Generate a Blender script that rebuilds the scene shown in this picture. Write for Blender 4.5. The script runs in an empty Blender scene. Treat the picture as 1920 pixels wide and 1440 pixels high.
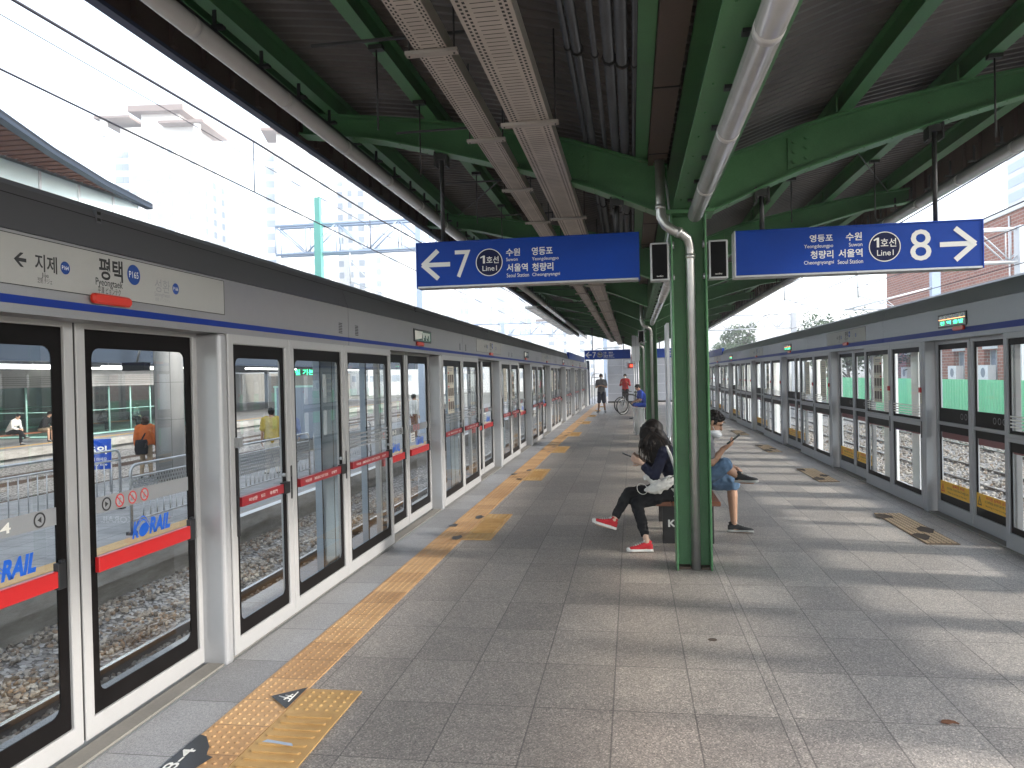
import bpy, bmesh, math, random
from math import sin, cos, pi, radians, sqrt, atan2
from mathutils import Vector, Matrix
random.seed(7)
sc = bpy.context.scene
COL = sc.collection

# ---------------------------------------------------------------- camera
cd = bpy.data.cameras.new('camera'); cam = bpy.data.objects.new('camera', cd); COL.objects.link(cam)
cd.sensor_width = 36.0; cd.lens = 36.0 * 1442 / 1920; cd.clip_start = 0.05; cd.clip_end = 3000
YAW, PITCH, ROLL, HC = radians(8.8826), radians(0.5519), radians(1.3), 1.70
_f = Vector((-sin(YAW)*cos(PITCH), cos(YAW)*cos(PITCH), -sin(PITCH)))
_r = Vector((cos(YAW), sin(YAW), 0)); _u = _r.cross(_f)
_r2 = _r*cos(ROLL) - _u*sin(ROLL); _u2 = _u*cos(ROLL) + _r*sin(ROLL)
cam.matrix_world = Matrix(((_r2.x, _u2.x, -_f.x, 0), (_r2.y, _u2.y, -_f.y, 0), (_r2.z, _u2.z, -_f.z, HC), (0, 0, 0, 1)))
sc.camera = cam

# ---------------------------------------------------------------- sky, sun, exposure
SUN_DIR = Vector((1.0, -0.16, 0.49)).normalized()
SUN_EL = math.asin(SUN_DIR.z)
w = bpy.data.worlds.new('World'); sc.world = w; w.use_nodes = True
wn = w.node_tree.nodes; wl = w.node_tree.links
sky = wn.new('ShaderNodeTexSky'); sky.sky_type = 'NISHITA'; sky.sun_disc = False
sky.sun_elevation = SUN_EL; sky.sun_rotation = atan2(SUN_DIR.x, SUN_DIR.y)
sky.air_density = 1.0; sky.dust_density = 1.2; sky.ozone_density = 1.0
hs = wn.new('ShaderNodeHueSaturation'); hs.inputs['Saturation'].default_value = .5
wl.new(sky.outputs[0], hs.inputs['Color']); wl.new(hs.outputs[0], wn['Background'].inputs[0]); wn['Background'].inputs[1].default_value = 0.15
sd = bpy.data.lights.new('sun', 'SUN'); sun = bpy.data.objects.new('sun', sd); COL.objects.link(sun)
sd.energy = 1.05; sd.angle = radians(4.5); sd.color = (1.0, 0.94, 0.87)
sun.rotation_euler = SUN_DIR.to_track_quat('Z', 'Y').to_euler()
sc.view_settings.view_transform = 'Standard'; sc.view_settings.look = 'None'
sc.view_settings.gamma = 1.0; sc.view_settings.exposure = 2.40
sc.render.engine = 'CYCLES'
cy = sc.cycles
cy.max_bounces = 10; cy.diffuse_bounces = 4; cy.glossy_bounces = 4; cy.transmission_bounces = 6; cy.transparent_max_bounces = 24
cy.caustics_reflective = False; cy.caustics_refractive = False; cy.use_denoising = True
cy.sample_clamp_indirect = 6.0

# ---------------------------------------------------------------- node helpers
class V:
    """a float socket with arithmetic, for writing node maths as formulas"""
    def __init__(s, nt, x): s.nt = nt; s.x = x
    def _m(s, op, *a):
        n = s.nt.nodes.new('ShaderNodeMath'); n.operation = op
        for i, v in enumerate((s,) + a):
            v = v.x if isinstance(v, V) else v
            if isinstance(v, (int, float)): n.inputs[i].default_value = v
            else: s.nt.links.new(v, n.inputs[i])
        return V(s.nt, n.outputs[0])
    def __add__(s, o): return s._m('ADD', o)
    def __sub__(s, o): return s._m('SUBTRACT', o)
    def __mul__(s, o): return s._m('MULTIPLY', o)
    def __truediv__(s, o): return s._m('DIVIDE', o)
    def lt(s, o): return s._m('LESS_THAN', o)
    def gt(s, o): return s._m('GREATER_THAN', o)
    def floor(s): return s._m('FLOOR')
    def fract(s): return s._m('FRACT')
    def abs(s): return s._m('ABSOLUTE')
    def max(s, o): return s._m('MAXIMUM', o)
    def min(s, o): return s._m('MINIMUM', o)
    def pw(s, o): return s._m('POWER', o)
    def sin(s): return s._m('SINE')

class M_:
    def __init__(s, name, color=(.5, .5, .5), rough=.5, metal=0., spec=.5):
        s.m = bpy.data.materials.new(name); s.m.use_nodes = True
        s.nt = s.m.node_tree; s.b = s.nt.nodes['Principled BSDF']
        s.b.inputs['Base Color'].default_value = (*color, 1); s.b.inputs['Roughness'].default_value = rough
        s.b.inputs['Metallic'].default_value = metal; s.b.inputs['Specular IOR Level'].default_value = spec
        s.color = color; s._c = None
    def coord(s):
        if not s._c: s._c = s.nt.nodes.new('ShaderNodeTexCoord')
        return s._c.outputs['Object']
    def geo(s):
        n = s.nt.nodes.new('ShaderNodeNewGeometry'); return n.outputs['Position']
    def xyz(s, world=False):
        n = s.nt.nodes.new('ShaderNodeSeparateXYZ'); s.nt.links.new(s.geo() if world else s.coord(), n.inputs[0])
        return [V(s.nt, o) for o in n.outputs]
    def noise(s, scale, detail=4, rough=.6, stretch=None, world=False, dist=0.):
        n = s.nt.nodes.new('ShaderNodeTexNoise'); n.inputs['Scale'].default_value = scale
        n.inputs['Detail'].default_value = detail; n.inputs['Roughness'].default_value = rough; n.inputs['Distortion'].default_value = dist
        src = s.geo() if world else s.coord()
        if stretch:
            mp = s.nt.nodes.new('ShaderNodeMapping'); mp.inputs['Scale'].default_value = stretch
            s.nt.links.new(src, mp.inputs[0]); src = mp.outputs[0]
        s.nt.links.new(src, n.inputs['Vector']); return V(s.nt, n.outputs['Fac'])
    def voronoi(s, scale, out='Distance', world=False):
        n = s.nt.nodes.new('ShaderNodeTexVoronoi'); n.inputs['Scale'].default_value = scale
        s.nt.links.new(s.geo() if world else s.coord(), n.inputs['Vector'])
        return V(s.nt, n.outputs[out])
    def white(s, *vs):
        n = s.nt.nodes.new('ShaderNodeCombineXYZ')
        for i, v in enumerate(vs): s.nt.links.new(v.x, n.inputs[i])
        k = s.nt.nodes.new('ShaderNodeTexWhiteNoise'); s.nt.links.new(n.outputs[0], k.inputs['Vector'])
        return V(s.nt, k.outputs['Value'])
    def ramp(s, v, stops):
        n = s.nt.nodes.new('ShaderNodeValToRGB'); s.nt.links.new(v.x, n.inputs[0]); e = n.color_ramp.elements
        e[0].position, e[0].color = stops[0][0], (*stops[0][1], 1); e[1].position, e[1].color = stops[-1][0], (*stops[-1][1], 1)
        for p, c in stops[1:-1]:
            q = e.new(p); q.color = (*c, 1)
        return n.outputs[0]
    def mix(s, f, a, b, mode='MIX'):
        n = s.nt.nodes.new('ShaderNodeMix'); n.data_type = 'RGBA'; n.blend_type = mode
        for v, i in ((f, 0), (a, 6), (b, 7)):
            v = v.x if isinstance(v, V) else v
            if isinstance(v, (int, float)): n.inputs[i].default_value = v
            elif isinstance(v, tuple): n.inputs[i].default_value = (*v, 1)
            else: s.nt.links.new(v, n.inputs[i])
        return n.outputs[2]
    def link(s, what, v):
        s.nt.links.new(v.x if isinstance(v, V) else v, s.b.inputs[what]); return s
    def bump(s, v, strength=.3, dist=.01):
        n = s.nt.nodes.new('ShaderNodeBump'); n.inputs['Strength'].default_value = strength; n.inputs['Distance'].default_value = dist
        s.nt.links.new(v.x, n.inputs['Height']); s.nt.links.new(n.outputs[0], s.b.inputs['Normal']); return s
    def vary(s, scale=3., amt=.25, fine=60., rvar=.12):
        """worn paint: broad tone drift, fine grain and an uneven gloss"""
        c = s.color; a = s.noise(scale, 5); f = s.noise(fine, 3)
        k = a * .7 + f * .3
        lo = tuple(x * (1 - amt) for x in c); hi = tuple(min(1, x * (1 + amt)) for x in c)
        s.link('Base Color', s.ramp(k, [(.3, lo), (.7, hi)]))
        r = s.b.inputs['Roughness'].default_value
        s.link('Roughness', a * (2 * rvar) + (r - rvar)); return s
    def alpha_mask(s, v): s.link('Alpha', v); return s

MT = {}
def mk(name, color, rough=.5, metal=0., spec=.5, vary=None, fine=60.):
    m = M_(name, color, rough, metal, spec)
    if vary: m.vary(vary[0], vary[1], fine)
    MT[name] = m.m; return m

mk('alu', (.40, .405, .415), .38, .25, vary=(1.2, .06), fine=25)
mk('alu_right', (.355, .365, .385), .42, .25, vary=(1.2, .07), fine=25)
mk('door_white', (.40, .40, .40), .40, .05, vary=(1.0, .05), fine=30)
mk('header_paint', (.29, .29, .297), .36, .35, vary=(.8, .07), fine=15)
mk('header_upper', (.112, .114, .126), .42, .3, vary=(.8, .07), fine=15)
mk('header_right', (.29, .31, .335), .36, .35, vary=(.8, .07), fine=15)
mk('sign_film', (.36, .36, .345), .55, vary=(1.5, .05), fine=20)
mk('frit', (.008, .007, .007), .35, 0, .05, vary=(3, .3))
mk('stripe_blue', (.003, .026, .22), .5, 0, .25)
mk('decal_blue', (.01, .12, .62), .45)
mk('badge_blue', (.004, .05, .26), .5)
mk('decal_red', (.62, .018, .02), .4)
mk('bar_red', (.56, .02, .022), .35)
mk('bar_dull_red', (.33, .022, .03), .45)
mk('cabinet_blue', (.24, .29, .34), .5, vary=(1.5, .08))
mk('bar_maroon', (.22, .045, .05), .45)  # red of the right push bars darkened for shade in the colour itself
mk('black_plastic', (.015, .015, .017), .4)
mk('lamp_red', (.55, .03, .015), .3)
mk('black_ink', (.02, .02, .022), .5)
mk('grey_ink', (.25, .25, .26), .5)
mk('white_ink', (.78, .77, .72), .5)
mk('red_ink', (.6, .03, .03), .5)
mk('white_paint', (.78, .78, .76), .5, vary=(2, .06))
mk('decal_grey', (.36, .37, .38), .5)
mk('sign_blue', (.0015, .046, .32), .45, 0, .2, vary=(1.5, .12), fine=30)
mk('sign_navy', (.002, .006, .05), .45, 0, .2)
mk('sign_frame', (.42, .42, .42), .35, .6, vary=(4, .15))
mk('rod_dark', (.05, .05, .05), .5, .5)
mk('tube_cover', (.56, .545, .53), .2, vary=(1.2, .12), fine=8)
mk('tube_joint', (.55, .53, .51), .35)
mk('steel', (.60, .59, .57), .34, .85, vary=(3, .12), fine=12)
mk('galv', (.40, .41, .42), .4, .7, vary=(5, .2))
mk('tray_paint', (.42, .38, .34), .6, vary=(2.5, .14))
mk('conduit', (.09, .095, .105), .5, .2, vary=(3, .25))
mk('fascia', (.085, .054, .048), .6, vary=(2, .3))
mk('fascia_trim', (.05, .06, .12), .45)
mk('soffit', (.11, .075, .062), .6, vary=(2, .2))
mk('dark_gap', (.012, .012, .012), .8)
mk('speaker_black', (.006, .006, .007), .7, 0, .1)
mk('wood', (.19, .07, .035), .5, vary=(9, .35))
mk('bench_black', (.018, .016, .016), .45, vary=(6, .3))
mk('yellow_film', (.80, .44, .02), .5)
mk('poster_paper', (.62, .58, .48), .6, vary=(6, .06))
mk('photo_dark', (.10, .07, .06), .5, vary=(18, .7))
mk('lcd', (.02, .10, .06), .15)
mk('rubber', (.02, .02, .02), .8)
mk('rail_side', (.075, .052, .042), .7, .3, vary=(5, .3))
mk('rail_top', (.5, .5, .5), .25, .9)
mk('stainless_plate', (.36, .37, .38), .42, .7, vary=(2, .12))
mk('tile_clad', (.27, .265, .255), .4, vary=(2, .08))
mk('wall_panel', (.36, .38, .43), .45, .1, vary=(1, .06))
mk('wall_joint', (.62, .64, .68), .5)
mk('plastic_clear', (.6, .62, .63), .25)
mk('far_white', (.80, .80, .80), .8, vary=(.05, .05))
mk('far_window', (.20, .24, .30), .3)
mk('far_trim', (.25, .19, .17), .7)
mk('teal_paint', (.12, .36, .31), .5)
mk('pole_blue', (.42, .50, .62), .5, .2)
mk('pole_white', (.62, .64, .66), .5, .2)
mk('cable_black', (.03, .03, .04), .6)
mk('slat_brown', (.10, .034, .02), .8, 0, .1, vary=(2, .15))
mk('roof_grey', (.03, .042, .062), .7, 0, .15, vary=(1, .1))
mk('facade_glass', (.66, .80, .82), .5)  # opaque pale cyan, the sky's reflection put into the glazing colour
mk('tower_window', (.42, .48, .55), .5)  # pale colour stands in for bright sky reflected in the far glass
mk('tower_wall', (.88, .88, .87), .8)
mk('fence_green', (.17, .66, .33), .45, vary=(1, .08))
mk('bark', (.08, .055, .04), .9)
mk('concrete_dark', (.20, .19, .17), .9, vary=(2, .25))
mk('pale_green_frame', (.30, .52, .46), .4)
mk('led_black', (.01, .012, .012), .4)

m = mk('green_paint', (.020, .125, .045), .42, 0, .4)
_n = m.noise(22, 6, .7); _a = m.noise(2.2, 5)
_k = _a * .75 + m.noise(90, 2) * .25
_c = m.ramp(_k, [(.3, (.060, .165, .068)), (.7, (.098, .262, .112))])
m.link('Base Color', m.mix(_n.gt(.70), _c, (.085, .06, .04))); m.link('Roughness', _a * .3 + .3)
m.bump(m.noise(160, 2), .08, .002)

# roof sheet: dark, dusty galvanised sheet
m = mk('roof_sheet', (.085, .075, .072), .55, .2)
_k = m.noise(1.3, 5, stretch=(1, .25, 1)); m.link('Base Color', m.ramp(_k, [(.3, (.09, .08, .076)), (.7, (.185, .167, .158))]))

# perforated cable tray underside: dark slots across, small slots along the edges
def tray_mat(name, half):
    m = mk(name, (.40, .355, .315), .6)
    x, y, z = m.xyz()
    u = (x / half).abs()
    cross = u.lt(.40).min((y * 22.0).fract().lt(.16))
    e1 = (u - .60).abs().lt(.05).min((y * 26.0).fract().lt(.55)); e2 = (u - .78).abs().lt(.05).min(((y * 26.0) + .5).fract().lt(.55))
    hole = cross.max(e1).max(e2).min(z.lt(.004))
    base = m.ramp(m.noise(3, 5), [(.3, (.42, .37, .325)), (.7, (.56, .50, .445))])
    m.link('Base Color', m.mix(hole, base, (.02, .017, .016)))
tray_mat('tray_small', .10); tray_mat('tray_big', .135)

# granite paving of the platform
m = mk('granite', (.2, .19, .18), .55, 0, .4)
x, y, z = m.xyz(True)
right = x.gt(.71)
ux = (x + .13) / .405; ur = (x - .745) / .408
uu = ux * (right * -1 + 1) + ur * right
vv = (y - 3.9) / .6
gx = ((uu.fract() - .5).abs()).gt(.4905); gy = ((vv.fract() - .5).abs()).gt(.494)
strip = (x - .712).abs().lt(.032); se = ((x - .712).abs() - .033).abs().lt(.0035)
gy = gy.min(strip * -1 + 1); gx = gx.min(strip * -1 + 1)
grout = gx.max(gy).max(se)
tone = m.white(uu.floor(), vv.floor(), right)
sp = m.voronoi(150, 'Color', True); sp2 = m.noise(260, 3, .75, world=True)
spk = m.ramp(sp2 * .55 + sp * .45, [(.30, (.05, .047, .045)), (.43, (.24, .224, .211)), (.58, (.36, .333, .31)), (.72, (.85, .78, .70))])
dirt = m.noise(.9, 6, .65, world=True) * .6 + m.noise(6, 5, .6, world=True) * .4
c1 = m.mix(.38, spk, (.32, .298, .28))
c2 = m.mix(1.0, c1, m.ramp(tone * .24 + dirt * .76, [(.3, (.72, .70, .69)), (.70, (1.16, 1.13, 1.09))]), 'MULTIPLY')
warm_and_sunlit = m.ramp(x * .18 + .55, [(.3, (1.0, .99, .98)), (.55, (1.05, 1.0, .95)), (.72, (1.02, 1.02, 1.03)), (.95, (1.25, 1.25, 1.27))])  # brownish worn tint left, sunlit brightening right painted into the stone colour
c3 = m.mix(1.0, c2, warm_and_sunlit, 'MULTIPLY')
blot = m.noise(14, 3, .5, world=True).gt(.745).min(m.noise(1.6, 2, world=True).gt(.52))
c4 = m.mix(blot * .55, c3, (.04, .036, .034))
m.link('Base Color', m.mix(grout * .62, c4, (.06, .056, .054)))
m.link('Roughness', dirt * .35 + .30)
m.bump(sp2 * .4 - grout * 1.5, .25, .004)

m = mk('granite_edge', (.25, .26, .27), .55, 0, .4)   # paler kerb stones along the screens
x, y, z = m.xyz(True); vv = (y - 3.2) / .588
grout = ((vv.fract() - .5).abs()).gt(.494)
sp2 = m.noise(420, 2, .7, world=True); sp = m.voronoi(210, 'Color', True)
spk = m.ramp(sp2 * .55 + sp * .45, [(.26, (.08, .08, .08)), (.45, (.25, .25, .255)), (.78, (.6, .59, .58))])
tone = m.white(vv.floor(), vv.floor(), vv.floor()) * .5 + m.noise(3, 5, world=True) * .5
c = m.mix(1.0, m.mix(.5, spk, (.29, .292, .298)), m.ramp(tone, [(.25, (.78, .78, .78)), (.75, (1.1, 1.1, 1.1))]), 'MULTIPLY')
m.link('Base Color', m.mix(grout * .7, c, (.05, .05, .05))); m.bump(sp2 * .4 - grout * 1.5, .25, .004)

m = mk('tactile', (.50, .25, .075), .55, 0, .35)
x, y, z = m.xyz(True)
t = m.white((y / .294).floor(), (x / .3).floor()); d = m.noise(5, 6, .65, world=True); g = m.noise(150, 2, .6, world=True)
k = t * .3 + d * .5 + g * .2
c = m.ramp(k, [(.25, (.36, .205, .095)), (.5, (.49, .29, .135)), (.75, (.61, .385, .19))])
j = ((y / .294).fract() - .5).abs().gt(.492)
m.link('Base Color', m.mix(j * .8, c, (.12, .07, .04))); m.bump(g, .15, .002)
m = mk('tactile_pale', (.60, .42, .24), .55, 0, .35); m.link('Base Color', m.ramp(m.noise(6, 5, .6, world=True), [(.3, (.58, .41, .24)), (.7, (.76, .57, .36))]))
mk('tactile_gap', (.27, .18, .11), .7)
m = mk('tactile_yellow', (.55, .31, .06), .55, 0, .35)
d = m.noise(6, 6, .65, world=True); m.link('Base Color', m.ramp(d, [(.3, (.45, .265, .095)), (.7, (.58, .365, .145))]))

m = mk('ballast', (.3, .28, .26), .9, 0, .2)
c = m.voronoi(17, 'Color', True); d = m.voronoi(17, 'Distance', True)
k = c * .75 + m.noise(.5, 4, world=True) * .25
m.link('Base Color', m.mix(d.gt(.62) * .8, m.ramp(k, [(.2, (.16, .145, .13)), (.5, (.32, .30, .28)), (.85, (.52, .50, .47))]), (.05, .045, .04)))
m.bump(d * -1, .9, .05)
for nm, cc in (('stone_dark', (.11, .086, .066)), ('stone_mid', (.25, .212, .17)), ('stone_pale', (.37, .33, .28)), ('stone_rust', (.22, .15, .10))):
    mk(nm, cc, .9, vary=(12, .3))
m = mk('platform_side', (.33, .31, .28), .85)
a = m.noise(1.4, 6, .7, world=True, stretch=(1, .6, 2.5)); m.link('Base Color', m.ramp(a, [(.3, (.17, .15, .125)), (.55, (.34, .32, .29)), (.75, (.47, .46, .44))])); m.bump(m.noise(30, 4, world=True), .3, .01)
m = mk('paving_far', (.27, .265, .26), .8)
x, y, z = m.xyz(True)
gr = ((x / .5).fract() - .5).abs().gt(.48).max(((y / .5).fract() - .5).abs().gt(.48))
m.link('Base Color', m.mix(gr * .6, m.ramp(m.noise(2, 5, world=True), [(.3, (.21, .205, .20)), (.7, (.33, .325, .32))]), (.08, .08, .08)))
m = mk('earth', (.16, .15, .12), .95); m.link('Base Color', m.ramp(m.noise(.05, 6, world=True), [(.3, (.12, .115, .09)), (.7, (.22, .21, .18))]))

m = mk('brick', (.30, .12, .085), .85)
n = m.nt.nodes.new('ShaderNodeTexBrick'); x, y, z = m.xyz(True); cb = m.nt.nodes.new('ShaderNodeCombineXYZ')
m.nt.links.new((x + y).x, cb.inputs[0]); m.nt.links.new(z.x, cb.inputs[1]); m.nt.links.new(cb.outputs[0], n.inputs['Vector'])
n.inputs['Color1'].default_value = (.36, .125, .08, 1); n.inputs['Color2'].default_value = (.26, .085, .055, 1); n.inputs['Mortar'].default_value = (.42, .36, .32, 1)
n.inputs['Scale'].default_value = 1.0; n.inputs['Brick Width'].default_value = .6; n.inputs['Row Height'].default_value = .22; n.inputs['Mortar Size'].default_value = .02
m.link('Base Color', n.outputs['Color'])

# thin glass: clear with a soft mirror that grows towards grazing angles
def glass(name, tint, base=.05, grow=.55, power=3.2):
    mm = bpy.data.materials.new(name); mm.use_nodes = True; nt = mm.node_tree; nt.nodes.clear()
    o = nt.nodes.new('ShaderNodeOutputMaterial'); mx = nt.nodes.new('ShaderNodeMixShader')
    tr = nt.nodes.new('ShaderNodeBsdfTransparent'); tr.inputs[0].default_value = (*tint, 1)
    gl = nt.nodes.new('ShaderNodeBsdfGlossy'); gl.inputs['Roughness'].default_value = .0
    lw = nt.nodes.new('ShaderNodeLayerWeight'); lw.inputs[0].default_value = .5
    f = V(nt, lw.outputs['Facing']).pw(power) * grow + base
    nt.links.new(f.x, mx.inputs[0]); nt.links.new(tr.outputs[0], mx.inputs[1]); nt.links.new(gl.outputs[0], mx.inputs[2]); nt.links.new(mx.outputs[0], o.inputs[0])
    MT[name] = mm
glass('glass', (.90, .93, .915), .085, .6); glass('glass_right', (.93, .96, .95), .03, .3); glass('glass_green', (.62, .86, .78), .06, .3)

# film on the glass with see-through gaps: the perforated steel sheet of the railing
m = mk('perforated', (.45, .46, .47), .35, .7)
x, y, z = m.xyz(True)
a = (y / .075 + (z / .065).floor() * .5).fract() - .5; b = (z / .065).fract() - .5
m.link('Alpha', (a * a + b * b).pw(.5).gt(.36))
m = mk('grey_film', (.36, .37, .38), .5)
m.b.inputs['Alpha'].default_value = .72

def emit(name, col, s):
    m = bpy.data.materials.new(name); m.use_nodes = True; b = m.node_tree.nodes['Principled BSDF']
    b.inputs['Base Color'].default_value = (*col, 1); b.inputs['Emission Color'].default_value = (*col, 1); b.inputs['Emission Strength'].default_value = s
    MT[name] = m
emit('led_green', (.05, .9, .35), 1.0); emit('led_orange', (1.0, .35, .12), 1.0); emit('led_red', (1., .05, .02), .8)
emit('tube_lit', (1., 1., .97), 1.6)
# ---------------------------------------------------------------- mesh and object helpers
class MB:
    def __init__(s, *mats): s.v = []; s.f = []; s.mi = []; s.mats = list(mats); s.sm = []
    def add(s, vs, fs, mi=0, smooth=False):
        o = len(s.v); s.v += [tuple(p) for p in vs]
        for f in fs: s.f.append([i + o for i in f]); s.mi.append(mi); s.sm.append(smooth)
        return s
    def box(s, x0, x1, y0, y1, z0, z1, mi=0):
        if x0 > x1: x0, x1 = x1, x0
        if y0 > y1: y0, y1 = y1, y0
        if z0 > z1: z0, z1 = z1, z0
        return s.add([(x0,y0,z0),(x1,y0,z0),(x1,y1,z0),(x0,y1,z0),(x0,y0,z1),(x1,y0,z1),(x1,y1,z1),(x0,y1,z1)],
            [(0,3,2,1),(4,5,6,7),(0,1,5,4),(1,2,6,5),(2,3,7,6),(3,0,4,7)], mi)
    def quad(s, a, b, c, d, mi=0): return s.add([a, b, c, d], [(0,1,2,3)], mi)
    def tube(s, pts, r, n=8, mi=0, caps=True, smooth=True):
        """swept round bar along pts; r a number or one per point"""
        pts = [Vector(p) for p in pts]; rs = r if isinstance(r, (list, tuple)) else [r] * len(pts)
        vs = []; prev = None
        for i, p in enumerate(pts):
            t = (pts[min(i+1, len(pts)-1)] - pts[max(i-1, 0)]).normalized()
            if prev is None: a = t.orthogonal().normalized()
            else:
                a = prev - t * prev.dot(t); a = a.normalized() if a.length > 1e-6 else t.orthogonal().normalized()
            prev = a; b = t.cross(a)
            for k in range(n):
                q = 2*pi*k/n; vs.append(p + (a*cos(q) + b*sin(q)) * rs[i])
        fs = [(i*n+k, i*n+(k+1)%n, (i+1)*n+(k+1)%n, (i+1)*n+k) for i in range(len(pts)-1) for k in range(n)]
        s.add(vs, fs, mi, smooth)
        if caps:
            o = len(s.v) - len(vs)
            s.f.append([o+k for k in reversed(range(n))]); s.f.append([o+(len(pts)-1)*n+k for k in range(n)])
            s.mi += [mi, mi]; s.sm += [False, False]
        return s
    def ell(s, c, ax, n=12, m=8, mi=0):
        """ellipsoid: centre, three half-axis vectors"""
        c = Vector(c); ax = [Vector(a) for a in ax]; vs = [c + ax[2]]
        for i in range(1, m):
            t = pi*i/m
            for k in range(n):
                q = 2*pi*k/n; vs.append(c + ax[0]*sin(t)*cos(q) + ax[1]*sin(t)*sin(q) + ax[2]*cos(t))
        vs.append(c - ax[2]); fs = [(0, 1+k, 1+(k+1)%n) for k in range(n)]
        for i in range(m-2): fs += [(1+i*n+k, 1+(i+1)*n+k, 1+(i+1)*n+(k+1)%n, 1+i*n+(k+1)%n) for k in range(n)]
        L = len(vs)-1; fs += [(1+(m-2)*n+(k+1)%n, 1+(m-2)*n+k, L) for k in range(n)]
        if ax[0].cross(ax[1]).dot(ax[2]) < 0: fs = [tuple(reversed(f)) for f in fs]
        return s.add(vs, fs, mi, True)
    def sph(s, c, r, n=12, m=8, mi=0): return s.ell(c, ((r,0,0),(0,r,0),(0,0,r)), n, m, mi)
    def cap(s, a, b, ra, rb, n=12, mi=0):
        """tapered limb with round ends"""
        a = Vector(a); b = Vector(b); d = (b-a).normalized()
        pts = []; rs = []
        for k in (0, .35, .7): q = (1-k) * pi/2; pts.append(a - d*ra*sin(q)*.999); rs.append(max(ra*cos(q), ra*.02))
        L = (b-a).length
        for k in (0, .33, .66, 1): pts.append(a + d*L*k); rs.append(ra + (rb-ra)*k)
        for k in (.3, .65, 1): q = k*pi/2; pts.append(b + d*rb*sin(q)*.999); rs.append(max(rb*cos(q), rb*.02))
        return s.tube(pts, rs, n, mi)
    def loft(s, secs, n=18, mi=0, sup=2.0):
        """closed body through sections (centre, lateral half-vector, depth half-vector)"""
        vs = []
        for c, u, w in secs:
            c = Vector(c); u = Vector(u); w = Vector(w)
            for k in range(n):
                q = 2*pi*k/n; cc, ss = cos(q), sin(q); e = 2/sup
                vs.append(c + u*math.copysign(abs(cc)**e, cc) + w*math.copysign(abs(ss)**e, ss))
        m = len(secs); fs = [(i*n+k, i*n+(k+1)%n, (i+1)*n+(k+1)%n, (i+1)*n+k) for i in range(m-1) for k in range(n)]
        fs += [tuple(reversed(range(n))), tuple((m-1)*n+k for k in range(n))]
        return s.add(vs, fs, mi, True)
    def prism(s, poly, o, xd, yd, depth, mi=0):
        """polygon (list of 2D points, counter-clockwise) at o in the plane xd,yd, thickened by depth along xd x yd"""
        o = Vector(o); xd = Vector(xd); yd = Vector(yd); nd = xd.cross(yd).normalized()*depth; n = len(poly)
        b = [o + xd*p[0] + yd*p[1] for p in poly]
        if depth == 0: return s.add(b, [tuple(range(n))], mi)
        return s.add(b + [p + nd for p in b], [tuple(reversed(range(n))), tuple(range(n, 2*n))] + [(k, (k+1)%n, n+(k+1)%n, n+k) for k in range(n)], mi)
    def ring(s, o, xd, yd, outer, inner, depth, mi=0):
        """frame between two polylines with equal point counts"""
        o = Vector(o); xd = Vector(xd); yd = Vector(yd); nd = xd.cross(yd).normalized()*depth; n = len(outer)
        A = [o + xd*p[0] + yd*p[1] for p in outer]; B = [o + xd*p[0] + yd*p[1] for p in inner]
        vs = A + B + [p+nd for p in A] + [p+nd for p in B]; fs = []
        for k in range(n):
            j = (k+1) % n
            fs += [(n+k, n+j, j, k), (2*n+k, 2*n+j, 3*n+j, 3*n+k), (k, j, 2*n+j, 2*n+k), (3*n+k, 3*n+j, n+j, n+k)]
        return s.add(vs, fs, mi)
    def text(s, t, o, xd, yd, w=None, h=None, size=None, bold=0., mi=0, shear=0., align='L'):
        """lettering laid in the plane xd,yd; fitted to the box w x h with its lower left corner at o"""
        vs, fs, bb = glyphs(t, bold)
        o = Vector(o); xd = Vector(xd); yd = Vector(yd)
        gw = max(bb[2]-bb[0], 1e-6); gh = max(bb[3]-bb[1], 1e-6)
        if size: sx = sy = size
        else: sx = (w/gw) if w else h/gh; sy = (h/gh) if h else sx
        ox = {'L': 0, 'C': -.5, 'R': -1}[align] * gw * sx
        return s.add([o + xd*((x-bb[0])*sx + ox + shear*(y-bb[1])*sy) + yd*((y-bb[1])*sy) for x, y in vs], fs, mi)
    def build(s, name, mat=None, parent=None, bevel=0., shade=None, seg=1):
        me = bpy.data.meshes.new(name); me.from_pydata(s.v, [], s.f)
        mats = s.mats or [mat]
        for m in mats: me.materials.append(MT[m] if isinstance(m, str) else m)
        me.polygons.foreach_set('material_index', s.mi)
        me.polygons.foreach_set('use_smooth', [True if shade else b for b in s.sm]); me.update()
        o = bpy.data.objects.new(name, me); COL.objects.link(o)
        if parent: o.parent = parent; o.matrix_parent_inverse = Matrix.Translation(-parent_loc(parent)); 
        if bevel:
            b = o.modifiers.new('bevel', 'BEVEL'); b.width = bevel; b.segments = seg; b.limit_method = 'ANGLE'; b.angle_limit = radians(40)
        return o

def _each(s, name, mat=None, parent=None, **kw):
    """one object per loose shape of the builder"""
    par = list(range(len(s.v)))
    def fd(a):
        while par[a] != a: par[a] = par[par[a]]; a = par[a]
        return a
    for f in s.f:
        for b in f[1:]: par[fd(b)] = fd(f[0])
    gr = {}
    for i, f in enumerate(s.f): gr.setdefault(fd(f[0]), []).append(i)
    out = []
    for ids in gr.values():
        m = MB(*s.mats); mp = {}
        for i in ids:
            for v in s.f[i]:
                if v not in mp: mp[v] = len(m.v); m.v.append(s.v[v])
            m.f.append([mp[v] for v in s.f[i]]); m.mi.append(s.mi[i]); m.sm.append(s.sm[i])
        out.append(m.build(name, mat, parent, **kw))
    return out
MB.build_each = _each
def parent_loc(p): return Vector(p.location) if p.parent is None else Vector((0, 0, 0))

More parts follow.
